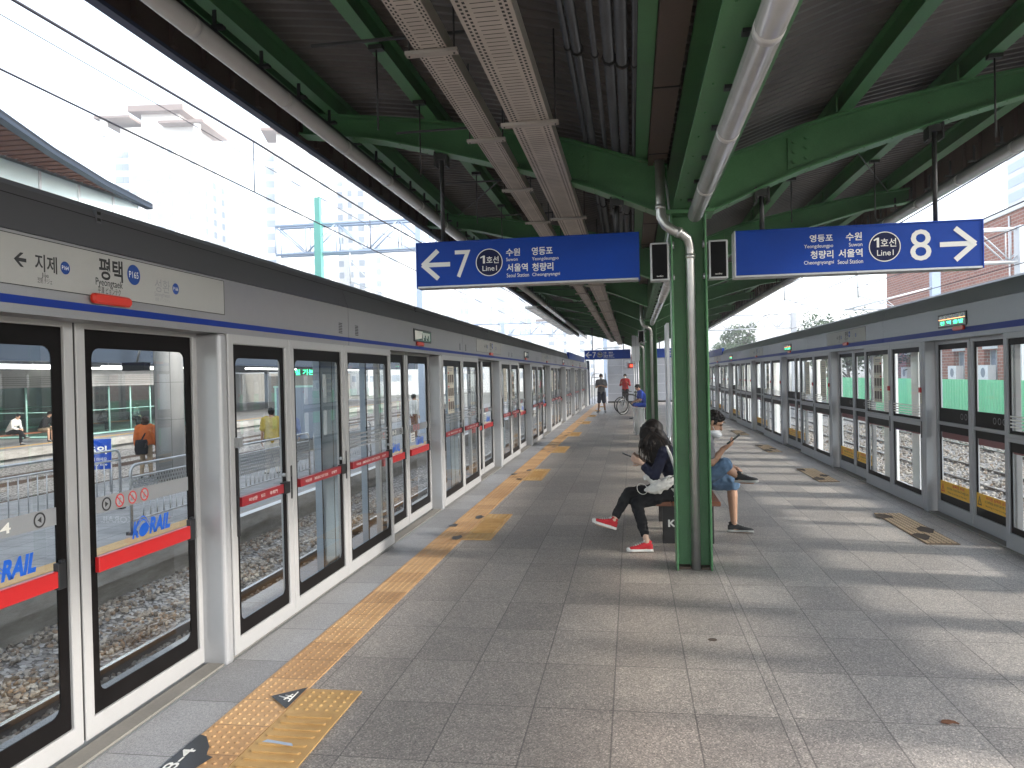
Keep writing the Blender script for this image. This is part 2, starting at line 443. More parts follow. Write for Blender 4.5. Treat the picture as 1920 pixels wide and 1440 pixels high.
_G = {}
def glyphs(t, bold=0.):
    k = (t, bold)
    if k in _G: return _G[k]
    c = bpy.data.curves.new('t', 'FONT'); c.body = t; c.size = 1; c.offset = bold; c.resolution_u = 3
    o = bpy.data.objects.new('t', c); COL.objects.link(o)
    dg = bpy.context.evaluated_depsgraph_get(); me = bpy.data.meshes.new_from_object(o.evaluated_get(dg))
    vs = [(v.co.x, v.co.y) for v in me.vertices]; fs = [tuple(p.vertices) for p in me.polygons]
    bpy.data.objects.remove(o); bpy.data.curves.remove(c); bpy.data.meshes.remove(me)
    bb = (min(p[0] for p in vs), min(p[1] for p in vs), max(p[0] for p in vs), max(p[1] for p in vs)) if vs else (0,0,1,1)
    _G[k] = (vs, fs, bb); return _G[k]

def tag(o, label=None, cat=None, group=None, kind=None):
    if label: o['label'] = label
    if cat: o['category'] = cat
    if group: o['group'] = group
    if kind or label: o['kind'] = kind or 'thing'
    return o
def thing(name, label, cat, loc=(0,0,0), group=None):
    o = bpy.data.objects.new(name, None); COL.objects.link(o); o.location = loc; o.empty_display_size = .1
    return tag(o, label, cat, group)
def structure(o): o['kind'] = 'structure'; return o
def copy_tree(o, parent=None):
    c = o.copy(); COL.objects.link(c)
    if parent: c.parent = parent
    for ch in list(o.children): copy_tree(ch, c)
    return c

def rrect(x0, x1, y0, y1, r, n=5):
    """rounded rectangle, counter-clockwise"""
    p = []
    for cx, cy, a in ((x1-r, y0+r, -pi/2), (x1-r, y1-r, 0), (x0+r, y1-r, pi/2), (x0+r, y0+r, pi)):
        for k in range(n): q = a + pi/2*k/(n-1); p.append((cx + r*cos(q), cy + r*sin(q)))
    return p
def circ(cx, cy, r, n=28): return [(cx + r*cos(2*pi*k/n), cy + r*sin(2*pi*k/n)) for k in range(n)]
def lerp(tab, x):
    for (a, b), (c, d) in zip(tab, tab[1:]):
        if x <= c: return b + (d-b)*(x-a)/(c-a)
    return tab[-1][1]
def remesh(mb, name, mat, parent, voxel=.008, smooth=3, wrinkle=0., wscale=.07, sfac=.5):
    """join the shapes of a builder into one continuous smooth surface"""
    me = bpy.data.meshes.new(name); me.from_pydata(mb.v, [], mb.f); me.update()
    o = bpy.data.objects.new(name, me); COL.objects.link(o)
    r = o.modifiers.new('r', 'REMESH'); r.mode = 'VOXEL'; r.voxel_size = voxel
    if smooth: q = o.modifiers.new('s', 'SMOOTH'); q.iterations = smooth; q.factor = sfac
    if wrinkle:
        t = bpy.data.textures.new('folds', 'CLOUDS'); t.noise_scale = wscale; t.noise_depth = 1
        d = o.modifiers.new('d', 'DISPLACE'); d.texture = t; d.strength = wrinkle; d.mid_level = .5; d.texture_coords = 'GLOBAL'
    dg = bpy.context.evaluated_depsgraph_get(); nm = bpy.data.meshes.new_from_object(o.evaluated_get(dg))
    o.modifiers.clear(); o.data = nm; bpy.data.meshes.remove(me); nm.name = name
    nm.materials.clear(); nm.materials.append(MT[mat] if isinstance(mat, str) else mat)
    nm.polygons.foreach_set('use_smooth', [True]*len(nm.polygons))
    if parent: o.parent = parent; o.matrix_parent_inverse = Matrix.Translation(-parent_loc(parent))
    return o
X_, Y_, Z_ = (1,0,0), (0,1,0), (0,0,1)
ORD = ['first', 'second', 'third', 'fourth', 'fifth', 'sixth', 'seventh', 'eighth', 'ninth', 'tenth', 'eleventh', 'twelfth']
# ================================================================ setting: ground, platform, tracks
YN, YF = -6.0, 46.0          # near and far end of the modelled platform
XL, XD, XR, XRD = -2.43, -2.58, 3.39, 3.50
ZT = -1.135                  # rail top
g = MB(); g.quad((-900,-300,-1.75), (900,-300,-1.75), (900,1600,-1.75), (-900,1600,-1.75)); structure(g.build('ground', 'earth'))
g = MB('granite', 'platform_side'); g.box(-2.44, 3.40, YN, 60, -.35, 0); g.box(-2.30, 3.25, YN, 60, -1.7, -.352, 1); structure(g.build('platform_floor'))
g = MB('granite_edge'); g.box(-3.02, -2.442, YN, 60, -.30, -.004); g.box(3.402, 3.98, YN, 60, -.30, -.004)
g.box(-2.436, -2.095, YN, 60, -.002, .004); structure(g.build('platform_edge_stones'))
g = MB('stainless_plate'); g.box(-2.62, -2.437, YN, 43, -.003, .006); structure(g.build('door_threshold_strip'))
g = MB('concrete_dark'); g.box(3.405, 3.56, YN, 43, -.003, .0165); g.box(-2.56, -2.455, YN, 43, .0062, .0185); structure(g.build('door_sill_light_stop'))  # right-hand strip added to stop light leaking under the doors; left is the sill

# warning strip of studded tiles: real studs near the camera, bars on the pads
def stud(mb, x, y, z, r=.0115, h=.005, n=8):
    vs = [(x + r*q*cos(2*pi*k/n), y + r*q*sin(2*pi*k/n), z + hh) for q, hh in ((1, 0), (.62, h)) for k in range(n)]
    mb.add(vs, [(k, (k+1) % n, n+(k+1) % n, n+k) for k in range(n)] + [tuple(n+k for k in range(n))], 0, True)
g = MB('tactile'); g.box(-2.09, -1.80, YN, 45.5, .000, .0075)
y = 1.0
while y < 24:
    for i in range(6): stud(g, -2.066 + i*.0485, y, .0074, n=8 if y < 10 else 5)
    y += .049
structure(g.build('tactile_strip'))
DL = [3.25, 8.6, 13.15, 17.6, 22.1, 27.4, 31.9, 36.4, 40.9]
DR = [4.25, 8.70, 13.0, 17.45, 21.95, 27.25, 31.7, 36.2, 40.7]
def pad_label(i, side): return f'{ORD[i]} yellow guiding pad at the {side} screen doors'
for i, c in enumerate(DL):
    t = thing('tactile_pad', 'nearest yellow guiding pad with raised bars beside the left doors, bluish scuff on it' if i == 0 else pad_label(i, 'left'), 'tactile pad', (-1.64, c, .004), 'yellow guiding pads at the left doors')
    g = MB('tactile_yellow'); z0 = .0075
    e = .74; g.box(-1.795, -1.49, c-e, c+e, .000, z0)
    for k in range(int(2*e/.29)):
        yy = c - e + .045 + k*.295
        if k in (0, int(2*e/.29)-1):
            for a in range(5):
                for b in range(5): stud(g, -1.75 + a*.054, yy + b*.052, z0, .013, .006)
        else:
            for b in range(4): g.prism(rrect(-1.765, -1.525, yy + b*.07 - .012, yy + b*.07 + .012, .011, 3), (0,0,z0-.001), X_, Y_, .0085)
    g.build('bar_tile', None, t)
for i, c in enumerate(DR[1:]):
    t = thing('tactile_pad', pad_label(i, 'right'), 'tactile pad', (2.91, c, .004), 'tan guiding pads at the right doors')
    g = MB('tactile_pale', 'bark', 'tactile_gap'); z0 = .0075; g.box(2.76, 3.06, c-.82, c+.82, .000, z0, 2)
    yy = c - .79
    while yy < c + .8:
        for a in range(6): g.prism(rrect(2.768 + a*.048, 2.801 + a*.048, yy, yy + .05, .012, 3), (0,0,z0-.001), X_, Y_, .006)
        yy += .06
    rnd = random.Random(i)
    for sx, sy in ((2.80, .62), (2.98, -.15), (2.82, -.5)):      # dark torn sticker remains
        p = [(sx + (.05 + .05*rnd.random())*cos(a), c + sy + (.10 + .12*rnd.random())*sin(a)) for a in [2*pi*k/9 for k in range(9)]]
        g.prism(p, (0,0,z0+.0062), X_, Y_, 0, 1)
    g.build('bar_tile', None, t)

# worn dark number stickers on the warning strip
def sticker(label, poly, z, extra=None):
    t = thing('floor_sticker', label, 'sticker', (poly[0][0], poly[0][1], z), 'dark stickers worn into the warning strip')
    g = MB('black_plastic'); g.prism(poly, (0,0,z), X_, Y_, .0012); g.build('film', None, t, 0)
    if extra: extra(t)
ps = [(-2.088,2.95), (-2.02,2.955), (-1.985,3.02), (-1.93,3.10), (-1.905,3.20), (-1.945,3.215), (-1.975,3.29), (-2.045,3.385), (-2.088,3.40)]
def lt84(t):
    g = MB('white_ink'); g.text('8-4', (-2.015, 3.06, .0165), (0,1,0), (-1,0,0), .20, .062, bold=.012); g.build('lettering', None, t)
sticker('dark torn sticker reading 8-4 on the nearest warning strip tiles', ps, .0135, lt84)
pt = [(-1.80, 3.72), (-1.80, 3.99), (-1.95, 3.86)]
def ltk(t):
    g = MB('white_ink'); g.tube([(-1.905,3.86,.0155),(-1.83,3.83,.0155)], .004, 4); g.tube([(-1.875,3.875,.0155),(-1.83,3.855,.0155)], .004, 4)
    g.tube([(-1.86,3.82,.0155),(-1.84,3.89,.0155)], .004, 4); g.tube([(-1.825,3.80,.0155),(-1.825,3.92,.0155)], .004, 4); g.build('lettering', None, t)
sticker('dark triangular sticker with white strokes beside the nearest guiding pad', pt, .0135, ltk)
rnd = random.Random(3)
for i, c in enumerate(DL[1:6]):
    for q, (sx, sy) in enumerate(((-2.05, -.02), (-1.86, -.66), (-1.86, .52))):
        p = [(sx + .05*cos(a)*(.6+.7*rnd.random()), c + sy + .11*sin(a)*(.5+.8*rnd.random())) for a in [2*pi*k/9 for k in range(9)]]
        sticker(f'torn dark sticker at the {ORD[i+1]} left door pad, ' + ('on the door side of the strip', 'nearer of the two beside the pad', 'farther of the two beside the pad')[q], p, .0135)
g = MB('decal_blue'); p = [(-1.75,3.36),(-1.69,3.355),(-1.62,3.34),(-1.585,3.335),(-1.60,3.36),(-1.63,3.365),(-1.68,3.375),(-1.735,3.385)]
g = MB('pole_blue'); g.prism(p, (0,0,.0152), X_, Y_, .0006); tag(g.build('paint_scuff'), 'small pale blue scuff mark on the nearest guiding pad', 'scuff')

# ---- ballast beds and rails
def bed(name, x0, x1, y0, y1, z, amp=.05, nx=None, ny=None, prof=None):
    nx = nx or max(2, int((x1-x0)/.35)); ny = ny or max(2, int((y1-y0)/.5)); vs = []; rnd = random.Random(hash(name) % 99 if False else len(name))
    for j in range(ny+1):
        for i in range(nx+1):
            x = x0 + (x1-x0)*i/nx; vs.append((x, y0 + (y1-y0)*j/ny, (prof(x) if prof else z) + amp*(rnd.random()-.5)))
    m = MB('ballast'); m.add(vs, [(j*(nx+1)+i, j*(nx+1)+i+1, (j+1)*(nx+1)+i+1, (j+1)*(nx+1)+i) for j in range(ny) for i in range(nx)], 0, True)
    return structure(m.build(name))
def prof_l(x): return -1.27 if -5.6 < x < -3.4 else (-1.12 if x < -6.3 else -1.2)
bed('ballast_bed_left', -6.80, -2.9, -2, 70, -1.25, .05, prof=prof_l)
bed('ballast_bed_far', -24.6, -12.9, 4, 80, -1.25, .08, 16, 60)
bed('ballast_bed_right', 3.4, 17.6, -2, 110, -1.22, .05, 36, 160)
def rock(mb, c, r, rnd, mi):
    pts = [Vector((rnd.gauss(0,1), rnd.gauss(0,1), rnd.gauss(0,.8))).normalized() for _ in range(3)]
    ph = (1+5**.5)/2; base = [(-1,ph,0),(1,ph,0),(-1,-ph,0),(1,-ph,0),(0,-1,ph),(0,1,ph),(0,-1,-ph),(0,1,-ph),(ph,0,-1),(ph,0,1),(-ph,0,-1),(-ph,0,1)]
    fs = [(0,11,5),(0,5,1),(0,1,7),(0,7,10),(0,10,11),(1,5,9),(5,11,4),(11,10,2),(10,7,6),(7,1,8),(3,9,4),(3,4,2),(3,2,6),(3,6,8),(3,8,9),(4,9,5),(2,4,11),(6,2,10),(8,6,7),(9,8,1)]
    q = Matrix.Rotation(rnd.random()*6.28, 3, 'Z') @ Matrix.Rotation(rnd.random()*6.28, 3, 'X'); sx, sy, sz = r*(.7+.6*rnd.random()), r*(.6+.5*rnd.random()), r*(.4+.4*rnd.random())
    vs = []
    for b in base:
        d = Vector(b).normalized(); k = .85 + .3*rnd.random(); d = Vector((d.x*sx*k, d.y*sy*k, d.z*sz*k)); vs.append(Vector(c) + q @ d)
    mb.add(vs, fs, mi)
def stones(name, n, x0, x1, y0, y1, zf, r, seed, wts):
    rnd = random.Random(seed); m = MB('stone_dark', 'stone_mid', 'stone_pale', 'stone_rust')
    for _ in range(n):
        x = x0 + (x1-x0)*rnd.random(); y = y0 + (y1-y0)*rnd.random()**1.5
        rock(m, (x, y, zf(x) + .01), r*(.7+.7*rnd.random()), rnd, rnd.choices((0,1,2,3), wts)[0])
    tag(m.build(name), kind='stuff')
stones('ballast_stones', 15000, -6.78, -3.2, 3.5, 18, prof_l, .031, 5, (3, 5, 3, 2))
stones('ballast_gravel', 7000, 5.6, 13.5, 14, 42, lambda x: -1.20, .045, 6, (1, 4, 6, .6))
def rail(x, y0, y1, label, zt=ZT):
    m = MB('rail_side', 'rail_top')
    m.box(x-.062, x+.062, y0, y1, zt-.165, zt-.15); m.box(x-.009, x+.009, y0, y1, zt-.15, zt-.035); m.box(x-.034, x+.034, y0, y1, zt-.035, zt-.001); m.box(x-.028, x+.028, y0, y1, zt-.001, zt, 1)
    tag(m.build('rail'), label, 'rail')
for x, y0, y1, l in ((-3.85, -2, 70, 'rusty rail running just below the left platform edge'), (-5.32, -2, 70, 'rusty rail with shiny top, farther rail of the left track'),
    (-14.2, 5, 80, 'near rail of the track beyond the low island platform'), (-15.65, 5, 80, 'second rail beyond the low island platform'), (-18.6, 5, 80, 'third rail beyond the low island platform'), (-20.1, 5, 80, 'rail closest to the far platform with the glass shelter'),
    (4.82, -2, 110, 'rail closest to the right platform edge'), (6.27, -2, 110, 'second rail from the right platform edge'), (8.25, -2, 110, 'third rail from the right platform edge'),
    (9.62, -2, 110, 'fourth rail from the right platform edge'), (11.9, -2, 110, 'rail closest to the green fence')):
    rail(x, y0, y1, l)

# ---- the low island platform across the track, and the far platform
g = MB('paving_far', 'platform_side', 'tactile_yellow', 'white_paint'); g.box(-12.7, -7.02, 2, 70, -1.7, -.63); g.box(-7.02, -6.74, 2, 70, -.85, -.628, 1); g.box(-7.10, -6.86, 2, 70, -1.7, -.852, 1)
g.box(-6.90, -6.742, 2, 70, -.63, -.622, 3); g.box(-7.62, -7.30, 2, 70, -.63, -.622, 2); structure(g.build('island_platform'))
g = MB('paving_far', 'platform_side', 'tactile_yellow'); g.box(-45, -23.3, 4, 90, -1.7, -.632); g.box(-23.3, -23.0, 4, 90, -.95, -.63, 1); g.box(-24.3, -23.9, 4, 90, -.632, -.622, 2); structure(g.build('far_platform'))
# ================================================================ platform screen doors
class Side:
    """a vertical working plane: s runs along the platform, z is up, d is towards the passengers"""
    def __init__(s, x, right): s.x = x; s.r = right; s.k = -1 if right else 1
    def o(s, d=0.): return Vector((s.x + s.k*d, 0, 0))
    @property
    def xd(s): return Vector((0, s.k, 0))
    def S(s, y): return y * s.k
    def pr(s, mb, poly, d, depth, mi=0):
        """poly in (y, z)"""
        p = [(y*s.k, z) for y, z in poly]
        if s.r: p = p[::-1]
        mb.prism(p, s.o(d), s.xd, Z_, depth, mi)
    def rg(s, mb, outer, inner, d, depth, mi=0):
        a = [(y*s.k, z) for y, z in outer]; b = [(y*s.k, z) for y, z in inner]
        if s.r: a = a[::-1]; b = b[::-1]
        mb.ring(s.o(d), s.xd, Z_, a, b, depth, mi)
    def bx(s, mb, y0, y1, z0, z1, d0, d1, mi=0): mb.box(s.x + s.k*d0, s.x + s.k*d1, y0, y1, z0, z1, mi)
    def tx(s, mb, t, y0, y1, z0, z1, d, mi=0, bold=.0, shear=0.):
        o = s.o(d) + Vector((0, y1 if s.r else y0, z0)); mb.text(t, o, s.xd, Z_, y1-y0, z1-z0, bold=bold, mi=mi, shear=shear)
def rect(y0, y1, z0, z1): return [(y0,z0), (y1,z0), (y1,z1), (y0,z1)]
def thinring(pts_o, d, w): pass
FL, DLs = Side(XL, False), Side(XD, False)
FR, DRs = Side(XR, True), Side(XRD, True)

def annulus(S, mb, y, z, r0, r1, d, mi=0, n=28): S.rg(mb, circ(y, z, r1, n), circ(y, z, r0, n), d, .0008, mi)

def no_sign(S, mb, y, z, r, d, what):
    """round prohibition sign: red ring and bar over a little grey pictogram; materials 1 red, 2 pale, 0 dark"""
    S.pr(mb, circ(y, z, r), d, .0005, 2); annulus(S, mb, y, z, r*.80, r, d+.0006, 1)
    q = r*.55
    if what == 0: S.pr(mb, [(y-q*.5,z-q),(y+q*.1,z-q),(y+q*.3,z),(y+q*.5,z+q*.6),(y,z+q*.9),(y-q*.3,z+q*.2)], d+.0006, .0003, 3)
    elif what == 1: S.pr(mb, [(y-q,z-q*.8),(y+q,z-q*.8),(y+q*.4,z+q*.2),(y+q*.1,z+q),(y-q*.5,z+q*.2)], d+.0006, .0003, 3)
    else: S.pr(mb, [(y-q*.6,z-q),(y+q*.6,z-q*.7),(y+q*.2,z),(y+q*.5,z+q*.9),(y-q*.2,z+q*.7),(y-q*.5,z)], d+.0006, .0003, 3)
    a = r*.62; b = r*.09
    S.pr(mb, [(y-a-b*.7,z+a-b*.7),(y+a-b*.7,z-a-b*.7),(y+a+b*.7,z-a+b*.7),(y-a+b*.7,z+a+b*.7)], d+.0011, .0004, 1)
def arrow_sign(S, mb, y, z, r, d, left):
    annulus(S, mb, y, z, r*.78, r, d, 0); k = -1 if left else 1
    p = [(y+k*r*.36,z), (y-k*r*.28,z+r*.4), (y-k*r*.28,z-r*.4)]
    if k == 1: p = p[::-1]
    area = sum(p[i][0]*p[(i+1)%3][1]-p[(i+1)%3][0]*p[i][1] for i in range(3))
    if area < 0: p = p[::-1]
    S.pr(mb, p, d, .0008, 0)
def logo(S, mb, y0, z0, h, d, mi=0):
    """the blue operator word mark with a globe for its O"""
    k = 1
    S.tx(mb, 'K', y0, y0+h*.62, z0, z0+h, d, mi, .05, .22)
    c = (y0 + h*1.12, z0+h*.50); S.pr(mb, [(c[0]+h*.46*cos(2*pi*q/22)*1.0+.12*h*sin(2*pi*q/22), c[1]-h*.12+h*.40*sin(2*pi*q/22)) for q in range(22)], d, .0006, mi)
    for off, th in ((.18, .09), (.38, .09)):
        up = []; lo = []
        for q in range(9):
            t = q/8; yy = c[0] - h*.55 + h*1.3*t; zz = c[1] + h*(off + .34*sin(pi*min(1, t*1.25)) - .42*t*t); up.append((yy, zz+h*th*sin(pi*(.1+.8*t)))); lo.append((yy, zz))
        S.pr(mb, lo + up[::-1], d+.0006, .0004, mi)
    S.tx(mb, 'RAIL', y0+h*1.62, y0+h*3.75, z0, z0+h, d, mi, .05, .22)

def pane_parts(S, t, y0, y1, z0, z1, ins, r, d, gl='glass', split=None):
    """black printed border and the clear pane"""
    g = MB('frit'); S.rg(g, rrect(y0, y1, z0, z1, .002), rrect(y0+ins[0], y1-ins[1], z0+ins[2], z1-ins[3], r), d, .006); g.build('glass_border', None, t)
    g = MB(gl); S.pr(g, rect(y0+ins[0]-.004, y1-ins[1]+.004, z0+ins[2]-.004, z1-ins[3]+.004), d+.001, 0); return g.build('glass_pane', None, t)

def left_leaf(i, near, c):
    y0, y1 = (c-1.005, c-.008) if near else (c+.008, c+1.03)
    lab = ('nearer' if near else 'farther') + f' white-framed glass door leaf of the {ORD[i]} doorway on the left'
    if i == 0: lab = ('cut-off glass door leaf left of the leaf with three red circles' if near else 'large glass door leaf with blue rail operator logo and three red prohibition circles')
    t = thing('sliding_door', lab, 'screen door', (XD, (y0+y1)/2, 0), 'sliding door leaves along the left platform edge')
    S = DLs; a, b = (.05, .06) if near else (.062, .05)
    g = MB('door_white'); S.rg(g, rect(y0, y1, .02, 2.06), rect(y0+a, y1-b, .115, 1.975), -.05, .05); g.build('door_frame', None, t, .004)
    g = MB('rubber'); 
    if near: S.bx(g, y1, y1+.007, .03, 2.04, -.045, -.008)
    else: S.bx(g, y0-.007, y0, .03, 2.04, -.045, -.008)
    g.build('rubber_seal', None, t)
    pane_parts(S, t, y0+a, y1-b, .115, 1.975, (.062, .062, .09, .09), .05, -.022)
    p0, p1 = y0+a+.062, y1-b-.062; W = p1-p0
    g = MB('grey_film'); S.pr(g, rect(p0, p1, 1.075, 1.155), -.014, .0005); st = g.build('grey_strip', None, t)
    PM = ('black_ink', 'red_ink', 'decal_grey', 'grey_ink', 'white_ink')
    if near:
        g = MB(*PM); S.tx(g, '8-4' if i == 0 else '8-3', p1-.40, p1-.26, 1.092, 1.137, -.0125, 4, .02); g.build('lettering', None, st)
        g = MB(*PM); arrow_sign(S, g, p1-.10, 1.115, .034, -.0125, True); g.build('pictogram', None, st)
        for q in range(3): g = MB(*PM); no_sign(S, g, p0+.08+q*.105, 1.115, .032, -.0125, q); g.build('pictogram', None, st)
    else:
        g = MB(*PM); arrow_sign(S, g, p0+.075, 1.113, .034, -.0125, False); g.build('pictogram', None, st)
        for q in range(3): g = MB(*PM); no_sign(S, g, p0+.175+q*.10, 1.115, .034, -.0125, q); g.build('pictogram', None, st)
    g = MB('decal_blue'); logo(S, g, (p0+W*.34) if not near else (p1-.46), .895, .088, -.0138); g.build('blue_logo', None, t)
    g = MB('bar_red', 'black_plastic'); S.bx(g, p0-.02, p1-.02, .795, .87, -.013, .012); S.bx(g, p1-.03, p1+.02, .785, .905, -.013, .016, 1); S.bx(g, p1+.002, p1+.03, .86, .915, -.013, .004, 1)
    g.build('push_bar', None, t, .003)
    if i > 0 and not near:
        g = MB('white_ink', 'grey_ink'); S.pr(g, rect(p0+.05, p0+.21, .95, 1.06), -.0125, .0005)
        for q in range(3): S.pr(g, rect(p0+.07, p0+.19, .965+q*.03, .977+q*.03), -.0118, .0003, 1)
        g.build('paper_notice', None, t)
    return t

def poster(S, t, y0, y1, z0, z1, d, kind=0):
    """notice pasted on the glass; kind 0: nine photographs in three rows, 1: lines of writing"""
    g = MB('poster_paper', 'photo_dark', 'red_ink', 'grey_ink'); S.pr(g, rect(y0, y1, z0, z1), d, .0008)
    W, H = y1-y0, z1-z0
    if kind == 0:
        S.pr(g, rect(y0+W*.15, y0+W*.85, z1-H*.065, z1-H*.045), d+.001, .0003, 3); S.pr(g, rect(y0+W*.22, y0+W*.78, z1-H*.10, z1-H*.085), d+.001, .0003, 3)
        for r in range(3):
            zt = z1 - H*(.16 + r*.285); S.pr(g, rect(y0+W*.08, y0+W*.26, zt, zt+H*.03), d+.001, .0003, 2)
            for c in range(3): S.pr(g, rect(y0+W*(.07+c*.31), y0+W*(.31+c*.31), zt-H*.19, zt-H*.02), d+.001, .0003, 1); S.pr(g, rect(y0+W*(.09+c*.31), y0+W*(.27+c*.31), zt-H*.225, zt-H*.205), d+.001, .0003, 3)
    else:
        for r in range(5):
            zt = z1 - H*(.1 + r*.18); S.rg(g, rect(y0+W*.08, y1-W*.08, zt-H*.13, zt), rect(y0+W*.11, y1-W*.11, zt-H*.12, zt-H*.01), d+.001, .0003, 3)
            S.pr(g, rect(y0+W*.2, y0+W*.7, zt-H*.08, zt-H*.055), d+.001, .0003, 3)
    g.build('notice_poster', None, t)

def left_panel(i, j, n, y0, y1):
    names = {1: 'only', 2: ('nearer', 'farther'), 3: ('nearest', 'middle', 'farthest')}[n]
    lab = f'{names[j]} red-barred exit panel between the {ORD[i]} and {ORD[i+1]} left doorways'
    t = thing('emergency_exit_panel', lab, 'exit panel', (XL, (y0+y1)/2, 0), 'emergency exit panels of the left screen')
    S = FL; a = .068; z0, z1 = .028, 2.005
    g = MB('door_white'); S.rg(g, rect(y0, y1, z0, z1), rect(y0+a, y1-a, .125, 1.94), -.06, .06); g.build('panel_frame', None, t, .006)
    pane_parts(S, t, y0+a, y1-a, .125, 1.94, (.045, .045, .085, .085), .045, -.022)
    p0, p1 = y0+a+.045, y1-a-.045
    g = MB('bar_dull_red', 'black_plastic', 'white_ink')
    S.bx(g, p0-.01, p1-.05, .925, .985, -.014, .012); S.bx(g, p1-.055, p1+.03, .915, .995, -.014, .022, 1)
    S.tx(g, '비상문', p0+.08, p0+.19, .943, .967, .0125, 2, .01); S.tx(g, 'EMERGENCY EXIT DOOR', p0+.24, p1-.33, .945, .966, .0125, 2, .01); S.tx(g, '非常門', p1-.26, p1-.15, .943, .967, .0125, 2, .01)
    g.build('push_bar', None, t, .0)
    g = MB('galv'); g.tube([(XL-.012, p1-.01, 1.045), (XL+.008, p1-.01, 1.045)], .013, 10); g.build('lock_cylinder', None, t)
    if j < n-1:
        g = MB('black_plastic'); S.rg(g, rrect(y1-.028, y1-.008, .86, 1.10, .009), rrect(y1-.024, y1-.012, .875, 1.085, .005), 0, .004); S.pr(g, rrect(y1-.023, y1-.013, .93, 1.02, .004), .001, .006); g.build('door_pull', None, t)
    if (i == 0 and j == 2) or (i > 0 and j == n-1) or (i > 0 and j == 0):
        g = MB('grey_film')
        for q in range(4): S.pr(g, rect(p0, p1, 1.10+q*.036, 1.116+q*.036), -.0145, .0005)
        g.build('striped_film', None, t)
    if i > 0 and j == 0: poster(S, t, p0+.22, p0+.58, 1.22, 1.86, -.0135, 0 if i % 2 else 1)
    if i > 0 and j == 1 and i % 2 == 0: poster(S, t, p0+.1, p0+.4, 1.25, 1.8, -.0135, 0)
    if j == 0:
        g = MB('galv', 'black_plastic'); S.bx(g, y0+a-.02, y0+a+.03, 1.30, 1.36, -.012, .03); S.bx(g, y0+a-.014, y0+a+.006, .75, 1.295, -.012, .012, 1); g.build('key_latch', None, t)
    return t

def post(S, y0, y1, d0, z1, mat, label, group, rnd_edge=.03):
    t = thing('screen_post', label, 'post', (S.x, (y0+y1)/2, 0), group)
    g = MB(mat); S.bx(g, y0, y1, -.002, z1, d0, 0); g.build('post_shell', None, t, rnd_edge, None, 4)
    return t

NL = len(DL)
for i, c in enumerate(DL):
    left_leaf(i, True, c); left_leaf(i, False, c)
    e = c + 1.02; f = (DL[i+1] - 1.012) if i+1 < NL else c + 2.2
    post(FL, e, e+.09, -.21, 2.0, 'alu', f'silver round-cornered post at the far side of the {ORD[i]} left doorway', 'silver posts of the left screen', .025)
    if i+1 < NL:
        n = 3 if f-e > 3 else 2; q0 = e + .092; q1 = f - .02
        cuts = [q0, 5.22, 6.29, q1] if i == 0 else [q0 + (q1-q0)*k/n for k in range(n+1)]
        for j in range(n): left_panel(i, j, n, cuts[j]+.004, cuts[j+1]-.004)
        t = thing('backing_post', f'blue-grey cabinet post behind glass between {ORD[i]} and {ORD[i+1]} left doorways', 'post', (-2.8, f-.6, 0), 'cabinet posts behind the left screen')
        g = MB('cabinet_blue', 'dark_gap')
        for y0, y1 in (((6.38, 6.93), (7.55, 8.15)) if i == 0 else ((f-.95, f-.42),)):
            y1 = min(y1, f-.05); g.box(-2.76, -2.70, y0, y1, 0, 2.0); g.box(-2.699, -2.697, (y0+y1)/2-.004, (y0+y1)/2+.004, .02, 1.98, 1); g.box(-2.70, -2.695, y0, y0+.014, 0, 2.0, 1)
        g.build('cabinet_shell', None, t)
t = thing('screen_post', 'short silver end wall closing the left screen far away', 'post', (XL, 42.4, 0)); g = MB('alu'); g.box(-2.6, -2.43, 42.0, 43.4, 0, 2.0); g.build('post_shell', None, t)

